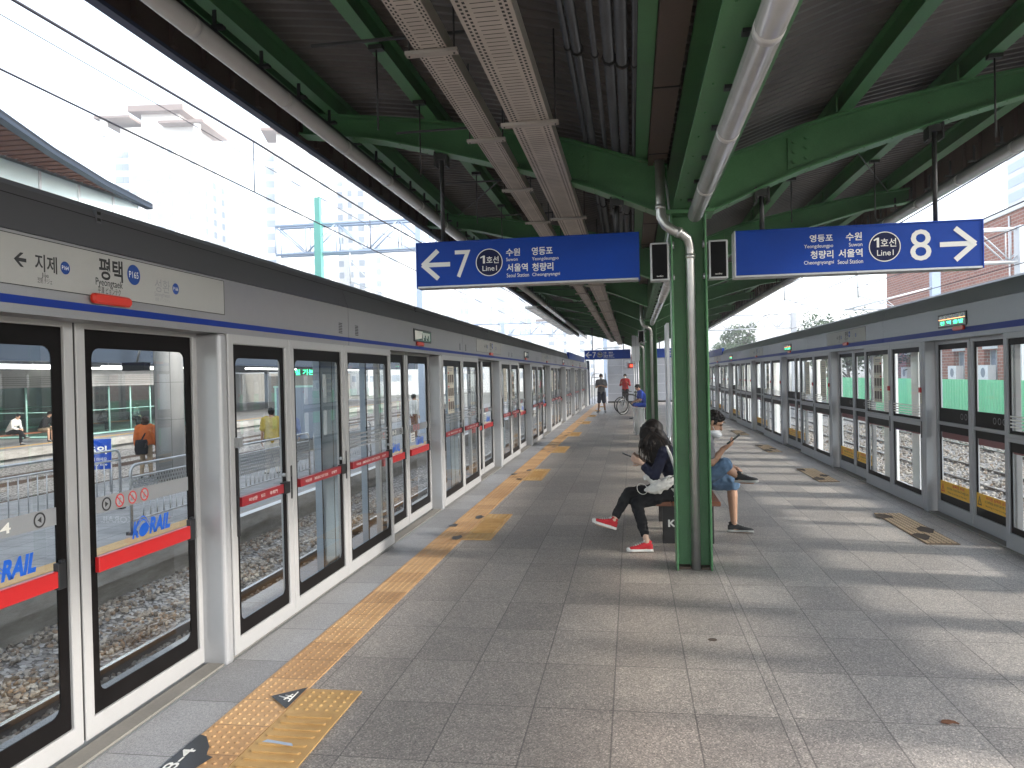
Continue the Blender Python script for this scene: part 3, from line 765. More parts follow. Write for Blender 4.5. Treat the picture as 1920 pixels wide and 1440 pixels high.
# ---- headers over the doors
def header_seg(S, y0, y1, label, side, extras):
    t = thing('screen_header', label, 'header box', (S.x, (y0+y1)/2, 2.0), f'header boxes of the {side} screen')
    k = S.k; x = S.x; q0, q1 = y0+.004, y1-.004
    zk = 2.33 if side == 'left' else 2.34; zt = 2.565 if side == 'left' else 2.535
    prof_u = [(0, zk+.004), (-.065 if side == 'left' else -.05, zt-.035), (-.085, zt-.008), (-.12, zt), (-.42, zt), (-.42, zk+.004)]
    prof_l = [(0, 2.0), (0, zk), (-.42, zk), (-.42, 2.0)]
    for nm, pf, mt in (('upper_cover', prof_u, 'header_upper' if side == 'left' else 'header_right'), ('lower_cover', prof_l, 'header_paint' if side == 'left' else 'header_right')):
        g = MB(mt); vs = [(x + k*d, y, z) for y in (q0, q1) for d, z in pf]; n = len(pf)
        fs = [tuple(range(n)), tuple(reversed(range(n, 2*n)))] + [(i, n+i, n+(i+1)%n, (i+1)%n) for i in range(n)]
        if k < 0: pass
        g.add(vs, fs); o = g.build(nm, None, t)
        bm = bmesh.new(); bm.from_mesh(o.data); bmesh.ops.recalc_face_normals(bm, faces=bm.faces); bm.to_mesh(o.data); bm.free()
    g = MB('stripe_blue'); z0, z1 = (2.038, 2.072) if side == 'left' else (2.045, 2.105); S.bx(g, q0, q1, z0, z1, 0, .0025); g.build('blue_stripe', None, t)
    if side == 'left':
        g = MB('dark_gap')
        for a in (q0+.16, q1-.22):
            for r in range(7): S.bx(g, a, a+.075, 2.10+r*.0135, 2.106+r*.0135, 0, .0016)
        g.build('vent_louvres', None, t)
        g = MB('header_upper', 'dark_gap')
        ym = (y0+y1)/2 if y0 > 2.2 else 3.30
        g.box(x-.062, x-.043, ym-.018, ym+.018, 2.47, 2.53); g.box(x-.043, x-.042, ym-.012, ym+.012, 2.478, 2.492, 1); g.box(x-.043, x-.042, ym-.012, ym+.012, 2.508, 2.522, 1); g.build('lid_latch', None, t)
        g = MB('dark_gap'); g.box(x-.0655, x-.05, q0, q1, 2.490, 2.493); g.build('lid_seam', None, t)
    for fn, c in extras: fn(S, t, c)
    return t
SIGN = dict(arrow=(-.549,-.485,2.188,2.246))
def station_sign(S, t, c, right=False):
    """station name plate: neighbours left and right, this stop in the middle"""
    k = S.k; b = MB('sign_film'); 
    m = lambda a: c + k*a     # a: offset along the reading direction
    y0, y1 = sorted((m(-1.18), m(1.085))); S.bx(b, y0, y1, 2.112, 2.318, 0, .003); pl = b.build('name_plate', None, t)
    g = MB('dark_gap'); S.rg(g, rect(y0, y1, 2.112, 2.318), rect(y0+.004, y1-.004, 2.115, 2.315), .0031, .0004); g.build('plate_edge', None, pl)
    g = MB('black_ink', 'grey_ink', 'badge_blue', 'white_ink')
    def done(nm):
        nonlocal g
        g.build(nm, None, pl); g = MB('black_ink', 'grey_ink', 'badge_blue', 'white_ink')
    def T(s, a0, a1, z0, z1, mi=0, bold=.0, z=.0036): yy = sorted((m(a0), m(a1))); S.tx(g, s, yy[0], yy[1], z0, z1, z, mi, bold)
    names = (('지제','P164','Jije','芝制 チジェ'), ('성환','P166','Seonghwan','成歡 ソンファン'))
    if right: names = names[::-1]
    o = -3.25 - .08
    T('←' if False else '지제' if not right else '성환', -.409, -.285, 2.182, 2.255, 0, .016)
    T(names[0][2], -.375, -.335, 2.155, 2.179); T(names[0][3], -.398, -.316, 2.134, 2.157); done('station_name')
    s = S.k
    # arrow pointing to the left-hand reading side
    yy = [(-.519,2.2165),(-.485,2.246),(-.468,2.246),(-.494,2.224),(-.455,2.224),(-.455,2.209),(-.494,2.209),(-.468,2.188),(-.485,2.188)]
    p = [(m(a), z) for a, z in yy]
    if k > 0: p = p[::-1]
    S.pr(g, p if k > 0 else p[::-1], .0036, .0003, 0); done('arrow')
    for a, z, r, cd in ((-.237, 2.2165, .028, names[0][1]), (.230, 2.2455, .05, 'P165'), (.583, 2.215, .030, names[1][1])):
        S.pr(g, circ(m(a), z, r), .0036, .0003, 2); T(cd, a-r*.72, a+r*.72, z-r*.32, z+r*.32, 3, .0, .0042); done('number_badge')
    T('평택', -.021, .147, 2.195, 2.299, 0, .022); T('Pyeongtaek', -.046, .144, 2.156, 2.200, 0, .006); T('平澤 ピョンテク', -.032, .128, 2.129, 2.162); done('station_name')
    T(names[1][0], .399, .530, 2.182, 2.250, 1, .0); T(names[1][2], .395, .528, 2.152, 2.182, 1); T(names[1][3], .399, .527, 2.134, 2.153, 1)
    done('station_name')
def status_lamp(S, t, c):
    g = MB('lamp_red'); y0, y1 = c-.09, c+.185
    if S.r: y0, y1 = c-.18, c+.09
    S.pr(g, rrect(y0, y1, 2.078, 2.126, .022), 0, .028); g.build('status_lamp', None, t, .008)
def lcd_screen(S, t, c):
    z0, z1 = (2.125, 2.27); y0, y1 = (c-.18, c+.55) if not S.r else (c-.22, c+.50)
    g = MB('black_plastic', 'lcd', 'white_ink', 'led_green', 'led_orange'); S.bx(g, y0, y1, z0, z1, 0, .012); S.bx(g, y0+.015, y1-.015, z0+.015, z1-.015, .012, .013, 1)
    if S.r:
        S.tx(g, '전 역 출발', y0+.06, y1-.06, z0+.03, z0+.07, .0135, 3, .01); S.pr(g, rect(y0+.02, y1-.02, z0+.085, z0+.09), .0135, .0003, 4)
        for a in (.14, .34, .52): S.pr(g, circ(y0+a, z0+.115, .018, 10), .0135, .0003, 2)
    else:
        S.pr(g, [(y0+.02,z0+.02),(y0+.30,z0+.045),(y0+.34,z1-.02),(y0+.02,z1-.02)], .0135, .0003, 2)
        for q in range(7): S.pr(g, rect(y0+.36+q*.045, y0+.38+q*.045, z0+.025+.03*(q % 3), z1-.03), .0135, .0003, 2)
    g.build('screen', None, t)

JL = [1.0, 6.40, 10.97, 15.4, 19.85, 24.75, 29.65, 34.15, 38.65, 42.6]
for i in range(len(JL)-1):
    c = DL[i] if i < NL else None; sgn = (i % 2 == 0)
    lab = ('wide header box with the large station name plate and oval red lamp' if i == 0 else
           f'left header box over the {ORD[i]} doorway with ' + ('a station name plate' if sgn else 'a small display screen'))
    ex = [(station_sign, c), (status_lamp, c)] if sgn else [(lcd_screen, c), (status_lamp, c)]
    header_seg(FL, JL[i], JL[i+1], lab, 'left', ex)
JR = [1.2, 6.45, 11.14, 15.7, 20.2, 25.0, 29.5, 34.0, 38.5, 42.6]
for i in range(len(JR)-1):
    c = DR[i]; sgn = (i % 2 == 0)
    lab = (f'nearest right header box with a small lit display screen' if i == 1 else 'right header box before the one with the lit display' if i == 0 else
           f'right header box over the {ORD[i-1]} doorway in view with ' + ('a station name plate' if sgn else 'a small display screen'))
    ex = [((lambda S, t, c: station_sign(S, t, c, True)), c), (status_lamp, c)] if sgn else [(lcd_screen, c), (status_lamp, c)]
    header_seg(FR, JR[i], JR[i+1], lab, 'right', ex)
# blue advertising boards lying along the far header tops
for x, y0, y1, l in ((-2.50, 30, 39.8, 'long blue board on top of the far end of the left header'), (3.46, 30, 40.5, 'long blue board on top of the far end of the right header')):
    t = thing('advert_board', l, 'board', (x, y0, 2.33)); g = MB('sign_blue', 'sign_frame', 'white_ink'); s = 1 if x < 0 else -1
    g.box(x, x+s*.078, y0, y1, 2.345, 2.60); g.box(x-s*.01, x+s*.08, y0, y1, 2.60, 2.615, 1); g.box(x-s*.01, x+s*.08, y1, y1+.6, 2.345, 2.615, 2); g.build('board_face', None, t)

# ---- right-hand screen: every unit has an upper and a lower pane
def right_unit(i, kind, y0, y1, label, group, j=0):
    door = kind == 'door'; S = DRs if door else FR
    t = thing('sliding_door' if door else 'emergency_exit_panel', label, 'screen door' if door else 'exit panel', (S.x, (y0+y1)/2, 0), group)
    a = .062 if door else .07; z0, z1 = .018, 2.0
    zl0, zl1, zu0, zu1 = (.155, 1.035, 1.075, 1.955) if door else (.165, 1.0, 1.075, 1.945)
    g = MB('alu_right')
    S.rg(g, rect(y0, y1, zu0-.035, z1), rect(y0+a, y1-a, zu0, zu1), -.05, .05)
    S.rg(g, rect(y0, y1, z0, zu0-.0355), rect(y0+a, y1-a, zl0, zl1), -.05, .05)
    g.build('door_frame' if door else 'panel_frame', None, t, .004)
    up = (.035, .035, .155, .06) if door else (.03, .03, .03, .06); lo = (.035, .035, .085, .08) if door else (.03, .03, .06, .09)
    pane_parts(S, t, y0+a, y1-a, zu0, zu1, up, .004, -.022, 'glass_right')
    pane_parts(S, t, y0+a, y1-a, zl0, zl1, lo, .004, -.022, 'glass_right')
    p0, p1 = y0+a+.035, y1-a-.035
    if door:
        g = MB('yellow_film', 'black_ink', 'red_ink'); f = p0-.03, p1+.03; S.pr(g, rect(f[0], f[1], .243, .392), -.0138, .0006)
        yl = f[1]; W = f[1]-f[0]     # reading starts at the far end
        S.rg(g, [(yl-.02-.095,.268),(yl-.02,.268),(yl-.0675,.368)], [(yl-.04-.057,.279),(yl-.038,.279),(yl-.0675,.343)], -.0130, .0004, 2 if j == 0 else 1)
        S.pr(g, rect(yl-.071, yl-.064, .295, .325), -.0130, .0004, 1); S.pr(g, rect(yl-.071, yl-.064, .284, .290), -.0130, .0004, 1)
        S.tx(g, '발빠짐 주의' if j == 0 else '무리한 승하차 금지', f[0]+W*.20, yl-W*.42 if j == 0 else yl-W*.26, .345, .380, -.0130, 2, .02)
        S.tx(g, '안전문에 기대지 마시기 바랍니다' if j == 0 else '사고예방을 위하여 무리한 승하차를', f[0]+W*.07, yl-W*.22, .308, .335, -.0130, 1, .01); S.tx(g, 'Please do not lean on the door' if j == 0 else 'Boarding in a hurry is dangerous', f[0]+W*.12, yl-W*.25, .268, .290, -.0130, 1)
        g.build('warning_sticker', None, t)
        for q in range(4 if j else 2): g = MB('grey_ink'); annulus(S, g, p0+.06+q*.10, 1.155, .026, .033, -.0148); g.build('pictogram', None, t)
    else:
        g = MB('white_ink')
        for q in range(4): S.pr(g, rect(p0-.025, p1+.025, 1.13+q*.032, 1.144+q*.032), -.0145, .0005)
        g.build('striped_film', None, t)
        if j == 1: poster(S, t, p0+.26, p0+.62, 1.22, 1.86, -.0135, 0 if i % 2 else 1)
        elif i == 2: poster(S, t, p0+.2, p0+.6, 1.22, 1.86, -.0135, 1)
        g = MB('galv', 'bar_red', 'poster_paper', 'grey_ink'); yy = y0+.005
        S.bx(g, yy, yy+.05, 1.40, 1.46, 0, .02, 1); S.bx(g, yy-.005, yy+.055, 1.27, 1.395, 0, .004, 2)
        for q in range(5): S.bx(g, yy+.003, yy+.045, 1.285+q*.021, 1.293+q*.021, .004, .0046, 3)
        g.build('release_label', None, t)
        g = MB('black_plastic'); S.rg(g, rrect(y0+.014, y0+.034, .86, 1.06, .009), rrect(y0+.018, y0+.03, .87, 1.05, .005), 0, .004); g.build('door_pull', None, t)
    g = MB('bar_maroon'); S.bx(g, p0-.02, p1+.01, .89 if not door else .885, .955, -.075, -.03); g.build('push_bar', None, t, .004)
    return t
for i, c in enumerate(DR):
    near_t = 'of the near right doorway out of view' if i == 0 else f'of the {ORD[i-1]} visible right doorway'
    right_unit(i, 'door', c-.955, c-.006, f'nearer door leaf {near_t}, yellow sticker on it', 'sliding door leaves of the right screen', 1)
    right_unit(i, 'door', c+.006, c+.94, f'farther door leaf {near_t}, yellow sticker on it', 'sliding door leaves of the right screen', 0)
    e = c + .955; f = (DR[i+1] - .965) if i+1 < len(DR) else c + 2.4
    post(FR, e, e+.10, -.19, 2.0, 'alu_right', f'grey upright post at the far side {near_t}', 'grey posts of the right screen', .012)
    if i+1 < len(DR):
        n = 3 if f-e > 3 else 2; q0 = e+.10; q1 = f-.01
        for j in range(n):
            a, b = q0+(q1-q0)*j/n+.003, q0+(q1-q0)*(j+1)/n-.003
            nm = {2: ('nearer', 'farther'), 3: ('nearest', 'middle', 'farthest')}[n][j]
            right_unit(i, 'panel', a, b, f'{nm} white-striped fixed panel beyond the post {near_t}', 'fixed exit panels of the right screen', j)
        t = thing('backing_post', f'white cabinet posts past the grey post {near_t}', 'post', (3.7, f-.6, 0), 'white cabinet posts behind the right screen')
        g = MB('white_paint')
        for j in range(n): 
            b = q0+(q1-q0)*(j+1)/n; g.box(3.62, 3.74, b-.36, b-.10, 0, 2.0); g.box(3.60, 3.66, b-.42, b-.365, 0, 2.0)
        g.build('cabinet_shell', None, t)
# ================================================================ platform canopy
XC = .50; RY = [6.88 + 4.51*k for k in range(-2, 9)]; Y0R, Y1R = -4.0, 45.0
BOT = [(0, 3.02), (.15, 3.05), (.86, 3.355), (1.34, 3.51), (2.0, 3.70), (2.8, 3.91), (3.54, 4.0)]
TOP = [(0, 3.46), (.15, 3.50), (.44, 3.58), (1.0, 3.78), (1.67, 3.93), (2.31, 4.05), (2.82, 4.12), (3.6, 4.20)]
EL, ER = 3.54, 3.36     # reach of the canopy left and right of its centre line
can = thing('platform_canopy', 'long green steel canopy with curved rafters and dark ribbed roof over the platform', 'canopy', (XC, 20, 3))
def rafter(y, sgn, reach):
    g = MB('green_paint'); n = 16; ds = [.16 + (reach-.16)*i/n for i in range(n+1)]
    def strip(f0, f1, ya, yb):
        vs = []
        for d in ds:
            x = XC + sgn*d
            vs += [(x, ya, f0(d)), (x, yb, f0(d)), (x, yb, f1(d)), (x, ya, f1(d))]
        fs = [(0,1,2,3), tuple(4*n+k for k in (3,2,1,0))]
        for i in range(n):
            for k in range(4): fs.append((4*i+k, 4*i+4+k, 4*i+4+(k+1) % 4, 4*i+(k+1) % 4))
        if sgn > 0: pass
        g.add(vs, fs)
    b = lambda d: lerp(BOT, d); t = lambda d: lerp(TOP, d)
    strip(b, lambda d: b(d)+.016, y-.10, y+.10); strip(lambda d: t(d)-.016, t, y-.10, y+.10)
    strip(lambda d: b(d)+.0161, lambda d: t(d)-.0161, y-.007, y+.007)
    # splice plates with bolts
    for yy in (-.0072, .0072):
        s = 1 if yy > 0 else -1; zc = (b(.95)+t(.95))/2; x = XC + sgn*.95; sl = .26*sgn
        P = lambda u, v: (x + u, y + yy, zc + v + u*sl*1.2)
        p = [P(-.1,-.13), P(.1,-.13), P(.1,.13), P(-.1,.13)]
        vs = p + [(a, c + s*.018, d) for a, c, d in p]; g.add(vs, [(4,5,6,7), (0,1,5,4), (1,2,6,5), (2,3,7,6), (3,0,4,7)])
        for u in (-.05, .05):
            for v in (-.085, 0, .085):
                c0 = Vector(P(u, v)); g.tube([c0, c0 + Vector((0, s*.042, 0))], .021, 6)
    # flange splice and bolt heads under the lower flange
    for d in [.35+.22*k for k in range(14)]:
        if d < reach-.1:
            for yy in (-.07, .07): g.tube([(XC+sgn*d, y+yy, b(d)+.002), (XC+sgn*d, y+yy, b(d)-.006)], .007, 5)
    o = g.build('rafter', None, can)
    bm = bmesh.new(); bm.from_mesh(o.data); bmesh.ops.recalc_face_normals(bm, faces=bm.faces); bm.to_mesh(o.data); bm.free()
for y in RY: rafter(y, -1, EL - .03); rafter(y, 1, ER - .03)
# purlins along the platform
def ibeam(g, x, y0, y1, zb, h, w, tf=.009, tw=.007):
    g.box(x-w/2, x+w/2, y0, y1, zb, zb+tf); g.box(x-w/2, x+w/2, y0, y1, zb+h-tf, zb+h); g.box(x-tw/2, x+tw/2, y0, y1, zb+tf+.0002, zb+h-tf-.0002)
for d, s in ((1.30, 1), (2.24, 1), (3.08, 1), (1.30, -1), (2.24, -1), (3.18, -1)):
    g = MB('green_paint'); ibeam(g, XC+s*d, Y0R, Y1R, lerp(TOP, d)+.002, .19, .10)
    for y in RY: g.box(XC+s*d-.07, XC+s*d-.055, y-.09, y+.09, lerp(TOP, d)+.0021, lerp(TOP, d)+.13)
    g.build('purlin', None, can)
g = MB('green_paint'); ibeam(g, .12, Y0R, Y1R, lerp(TOP, .38)+.004, .2, .10); g.build('purlin', None, can)
# spine girder over the columns, deck of a gutter beside it
g = MB('green_paint'); ibeam(g, XC+.02, Y0R, Y1R, 3.10, .5, .30, .016, .011)
y = Y0R+.3
while y < Y1R:
    for x in (XC-.08, XC+.09): g.tube([(x, y, 3.102), (x, y, 3.094)], .008, 5)
    y += .42
g.build('spine_girder', None, can)
g = MB('soffit', 'dark_gap'); g.box(.175, .335, Y0R, Y1R, 3.52, 3.66)
y = Y0R
while y < Y1R: g.box(.174, .336, y, y+.02, 3.517, 3.52, 1); y += 1.5
g.build('gutter', None, can)
# ribbed roof sheet
g = MB('roof_sheet'); pitch = .125; xs = [-EL-.06 + (EL+ER+.12)*i/40 for i in range(41)]; vs = []; prof = ((0, 0), (.30, 0), (.42, .032), (.88, .032))
rows = []
y = Y0R - .6
while y < Y1R + .4:
    for a, h in prof: rows.append((y + a*pitch, h))
    y += pitch
for yy, h in rows:
    for x in xs: vs.append((XC + x, yy, lerp(TOP, abs(x)) + .205 + h + (0 if abs(x) > .4 else 0)))
n = len(xs); g.add(vs, [(j*n+i, j*n+i+1, (j+1)*n+i+1, (j+1)*n+i) for j in range(len(rows)-1) for i in range(n-1)])
g.build('roof_sheet', None, can)
# fascia boards with ribs, and their edge trim
for x, s in ((XC-EL, -1), (XC+ER, 1)):
    g = MB('fascia', 'fascia_trim'); g.box(x, x+s*.03, Y0R-.5, Y1R+.3, 3.965, 4.50); y = Y0R - .4
    while y < Y1R + .2: g.box(x-s*.0005, x-s*.035, y, y+.055, 3.985, 4.45); y += .40
    g.box(x-s*.02, x+s*.05, Y0R-.5, Y1R+.3, 3.935, 3.9645, 1); g.build('fascia_board', None, can)
for x, zt in ((-2.86, 3.93), (3.62, 3.91)):
    g = MB('green_paint'); ibeam(g, x, Y0R, Y1R, lerp(TOP, abs(x-XC))+.003, .18, .08); g.build('edge_beam', None, can)
# thin cross bracing rods
g = MB('rod_dark')
for k in range(0, len(RY)-1):
    for s in (-1, 1): 
        a, b = RY[k]+.2, RY[k+1]-.2
        if k % 2 == 0: g.tube([(XC+s*1.3, a, lerp(TOP,1.3)-.03), (XC+s*3.0, b, lerp(TOP,3.0)-.03)], .008, 5)
g.build_each('bracing_rod', None, can)

# ---- steel columns with their drain pipes
CY = [6.88, 20.41, 33.94]
def column(y, label):
    t = thing('canopy_column', label, 'column', (XC, y, 0), 'green H-section columns carrying the canopy')
    g = MB('green_paint')
    g.box(XC-.15, XC-.135, y-.15, y+.15, 0, 3.06); g.box(XC+.135, XC+.15, y-.15, y+.15, 0, 3.06); g.box(XC-.1349, XC+.1349, y-.006, y+.006, 0, 3.06)
    g.box(XC-.22, XC+.22, y-.16, y+.16, 3.061, 3.098); g.build('column_shaft', None, t, .003)
    g = MB('bark'); g.box(XC-.134, XC-.03, y-.10, y-.0065, 0, .022); g.box(XC+.06, XC+.134, y-.11, y-.0065, 0, .018); g.build_each('rust_foot', None, t)
    g = MB('steel'); 
    g.tube([(.27, y-.16, 3.52), (.27, y-.17, 3.15), (.275, y-.18, 3.03), (.31, y-.20, 2.955), (.37, y-.20, 2.91), (.44, y-.17, 2.885), (.49, y-.13, 2.85), (.51, y-.10, 2.79), (.515, y-.085, 2.70), (.515, y-.085, 0.002)], .041, 14)
    for z in (2.70, 3.12): g.tube([(.515 if z < 3 else .27, y-.085 if z < 3 else y-.17, z-.02), (.515 if z < 3 else .27, y-.085 if z < 3 else y-.17, z+.02)], .046, 14)
    g.tube([(.40, y-.19, 2.90), (.43, y-.18, 2.888)], .047, 14); g.build('drain_pipe', None, t)
    g = MB('galv'); g.tube([(.27, y-.17, 3.5), (.33, y-.09, 3.3), (.36, y-.06, 3.0), (.33, y-.03, 2.85), (.33, y-.03, 2.75)], .012, 6); g.build('cable_conduit', None, t)
column(CY[0], 'nearest green H-section column with a steel drain pipe in its web')
column(CY[1], 'second green column beyond the seated people, bin behind it')
column(CY[2], 'third green column far away with the pale electrical cabinet on it')
column(45.0, 'farthest green column close to the grey end wall')
t = thing('electrical_cabinet', 'pale tall electrical cabinet with conduits fixed on the third column', 'cabinet', (.3, 33.7, 2.3))
g = MB('pole_white', 'dark_gap'); g.box(.02, .34, 33.5, 33.78, 2.25, 3.35); g.box(.175, .181, 33.497, 33.5, 2.27, 3.33, 1); g.build('cabinet_box', None, t, .006)
g = MB('pole_white')
for x in (.08, .17, .27): g.tube([(x, 33.62, 0), (x, 33.62, 2.25)], .03, 8)
g.build_each('conduit', None, t)

# ---- loudspeakers on column sides
def speaker(x, y, label, s=1):
    t = thing('loudspeaker', label, 'loudspeaker', (x, y, 2.5), 'black wall loudspeakers on the columns')
    g = MB('sign_frame', 'speaker_black', 'white_ink'); w, h = .155, .325
    g.box(x-w/2, x+w/2, y-.07, y+.07, 2.495, 2.495+h); g.box(x-w/2+.014, x+w/2-.014, y-.074, y-.0705, 2.509, 2.481+h, 1)
    g.text('audio', (x-.028, y-.0745, 2.527), X_, Z_, .056, .014, mi=2); g.build('speaker_box', None, t, .006)
    k = 1 if x < XC else -1
    g = MB('galv'); g.box(x+k*w/2, XC-k*.15, y-.02, y+.02, 2.80, 2.815); g.box(x+k*w/2, XC-k*.15, y-.02, y+.02, 2.515, 2.53); g.tube([(x+k*.11, y-.02, 2.77), (x+k*.11, y-.02, 2.83)], .018, 8); g.tube([(x+k*.11, y-.02, 2.50), (x+k*.11, y-.02, 2.545)], .018, 8); g.build('bracket', None, t)
speaker(.255, 6.80, 'black loudspeaker left of the nearest green column'); speaker(.745, 6.80, 'black loudspeaker right of the nearest green column')
speaker(.255, 20.33, 'black loudspeaker on the left of the second green column'); speaker(.255, 33.86, 'black loudspeaker on the left of the third green column')

# ---- tubular lamps
def tube_light(x, z, y0, y1, r, label, grp, step=1.24, hang=True, ztop=None):
    t = thing('tube_lamp', label, 'lamp', (x, y0, z), grp)
    g = MB('tube_cover'); g.tube([(x, y0, z), (x, y1, z)], r, 16); g.build('lamp_cover', None, t)
    g = MB('tube_joint'); y = y0 + .05
    while y < y1: g.tube([(x, y-.03, z), (x, y+.03, z)], r*1.018, 16); y += step
    g.ell((x, y0, z), ((r*.98,0,0), (0,.05,0), (0,0,r*.98)), 14, 8); g.ell((x, y1, z), ((r*.98,0,0), (0,.05,0), (0,0,r*.98)), 14, 8); g.build_each('joint_sleeve', None, t)
    g = MB('black_plastic', 'white_ink'); g.box(x-r*.35, x+r*.35, y0, y1, z+r*.9, z+r*.9+.03)
    y = y0 + .3
    while y < y1: 
        g.box(x-r*1.0, x+r*1.0, y, y+.05, z+r*1.1+.031, z+r*1.1+.05)
        if ztop: g.box(x-.012, x+.012, y+.02, y+.03, z+r, ztop(y))
        y += step/2
    g.build('mounting_rail', None, t)
    return t
L1 = 'tubular lamps along the left canopy edge'; L2 = 'tubular lamps along the right canopy edge'; L3 = 'tubular lamps below the spine girder'
zl = lambda y: 4.05
tube_light(-2.55, 3.83, -2.0, 15.2, .062, 'long grey tube lamp run along the left canopy edge, nearest stretch', L1, 1.24, True, zl)
tube_light(-2.55, 3.83, 15.5, 30.0, .062, 'grey tube lamp run along the left canopy edge, beyond the left hanging sign', L1, 1.24, True, zl)
tube_light(-2.55, 3.83, 30.3, 44.5, .062, 'grey tube lamp run along the left canopy edge, farthest stretch', L1, 1.24, True, zl)
tube_light(3.64, 3.77, -2.0, 15.2, .062, 'pale tube lamp run along the right canopy edge, nearest stretch', L2, 1.24, True, zl)
tube_light(3.64, 3.77, 15.5, 44.0, .062, 'pale tube lamp run along the right canopy edge, far stretch', L2, 1.24, True, zl)
tube_light(.535, 2.985, -2.0, 6.45, .060, 'thick tube lamp under the spine girder ending at the nearest green column', L3, 1.24, True, lambda y: 3.1)
tube_light(.535, 2.985, 7.4, 20.05, .060, 'thick tube lamp under the spine girder between the first and second columns', L3, 1.24, True, lambda y: 3.1)
tube_light(.535, 2.985, 20.9, 33.55, .060, 'thick tube lamp under the spine girder beyond the second column', L3, 1.24, True, lambda y: 3.1)
t = thing('strip_lamp', 'flat rectangular strip lamp row under the far left canopy edge', 'lamp', (-2.9, 24, 3.8)); g = MB('sign_frame', 'tube_cover'); g.box(-3.22, -2.86, 23.5, 40, 3.80, 3.86)
y = 23.7
while y < 39: g.box(-3.15, -2.93, y, y+1.1, 3.792, 3.7995, 1); y += 1.35
g.build('lamp_tray', None, t)

# ---- cable trays on hangers
def tray(x, w, z, zr, name, label):
    t = thing('cable_tray', label, 'cable tray', (x, 0, z), 'perforated cable trays hung from the canopy')
    g = MB(name, 'tray_paint'); g.v = []
    vs = [(-w, -4), (w, -4), (w, 44), (-w, 44)]
    o = MB(name); o.quad(*[(a, b, 0) for a, b in ((-w,-4), (-w,44), (w,44), (w,-4))]); ob = o.build('tray_bottom'); ob.location = (0, 0, 0); ob.parent = t; ob.location = (0, 0, 0)
    g = MB('tray_paint'); g.box(x-w-.003, x-w, -4, 44, z, z+.09); g.box(x+w, x+w+.003, -4, 44, z, z+.09); g.box(x-w+.005, x+w-.005, -4, 44, z+.003, z+.06); g.build('tray_wall', None, t)
    g = MB('tray_paint', 'rod_dark'); y = .93 if w < .12 else 1.9
    hang = []
    while y < 44:
        g.box(x-w-.06, x+w+.06, y-.028, y+.028, z-.024, z-.004); hang.append(y)
        if w < .12: g.box(x-.72, x+.32, y+.036, y+.052, z+.098, z+.112, 1)
        y += 1.62 if w < .12 else 3.1
    g.build_each('support_bar', None, t)
    g = MB('rod_dark')
    for y in hang:
        for s in (-1, 1): g.tube([(x+s*(w+.04), y, z-.03), (x+s*(w+.04), y, zr)], .006, 5)
    g.build_each('hanger_rod', None, t)
tray(-1.06, .088, 3.52, 4.1, 'tray_small', 'narrow perforated cable tray, left one of the two')
tray(-.625, .128, 3.36, 3.95, 'tray_big', 'wide perforated cable tray, right one of the two')
# ---- conduits along the roof between tray and girder
for i, (x, r, lab) in enumerate(((-.36, .019, 'thin grey conduit right of the wide tray, leftmost of the bundle'), (-.30, .031, 'thick grey conduit beside the leftmost thin one'), (-.19, .019, 'lone thin grey conduit in the middle of the bundle'),
        (-.10, .036, 'left one of the two thickest grey conduits'), (-.02, .036, 'right one of the two thickest grey conduits'), (.055, .016, 'thin conduit just right of the two thickest'), (.10, .016, 'middle thin conduit near the green purlin'), (.14, .016, 'thin conduit tucked against the green purlin'))):
    z = lerp(TOP, XC - x) + .05 - (.13 if i > 4 else 0)*0
    o = MB('conduit', 'rod_dark'); o.tube([(x, Y0R, z), (x, 44, z)], r, 8); y = .4
    while y < 44: o.tube([(x, y-.015, z), (x, y+.015, z)], r*1.35, 8, 1); y += 2.25
    tag(o.build('conduit'), lab, 'conduit', 'grey conduits under the roof')

# ---- thin suspension rods with small brackets
g0 = 0
for i, (x, y, z0, lab) in enumerate(((-1.72, 5.2, 3.45, 'thin dark rod hanging from the left purlin, nearest'), (-1.72, 6.3, 3.40, 'thin dark rod hanging in front of the first left rafter'), (-1.70, 8.6, 3.45, 'thin dark rod hanging behind the first left rafter'),
        (-1.70, 10.3, 3.4, 'thin dark rod near the second left rafter'), (2.74, 6.3, 3.42, 'thin dark rod at upper right before the first rafter'), (1.80, 9.0, 3.35, 'thin dark rod above the right hanging sign'), (2.74, 9.2, 3.4, 'thin dark rod right of the centre above the right sign'), (1.80, 12.5, 3.4, 'thin dark rod far behind the right sign'))):
    t = thing('suspension_rod', lab, 'rod', (x, y, z0), 'thin rods hanging from the purlins')
    g = MB('rod_dark'); zt = lerp(TOP, abs(x-XC)); g.tube([(x, y, zt), (x, y, z0)], .007, 6); g.box(x-.05, x+.05, y-.03, y+.03, zt-.03, zt); g.build('rod', None, t)

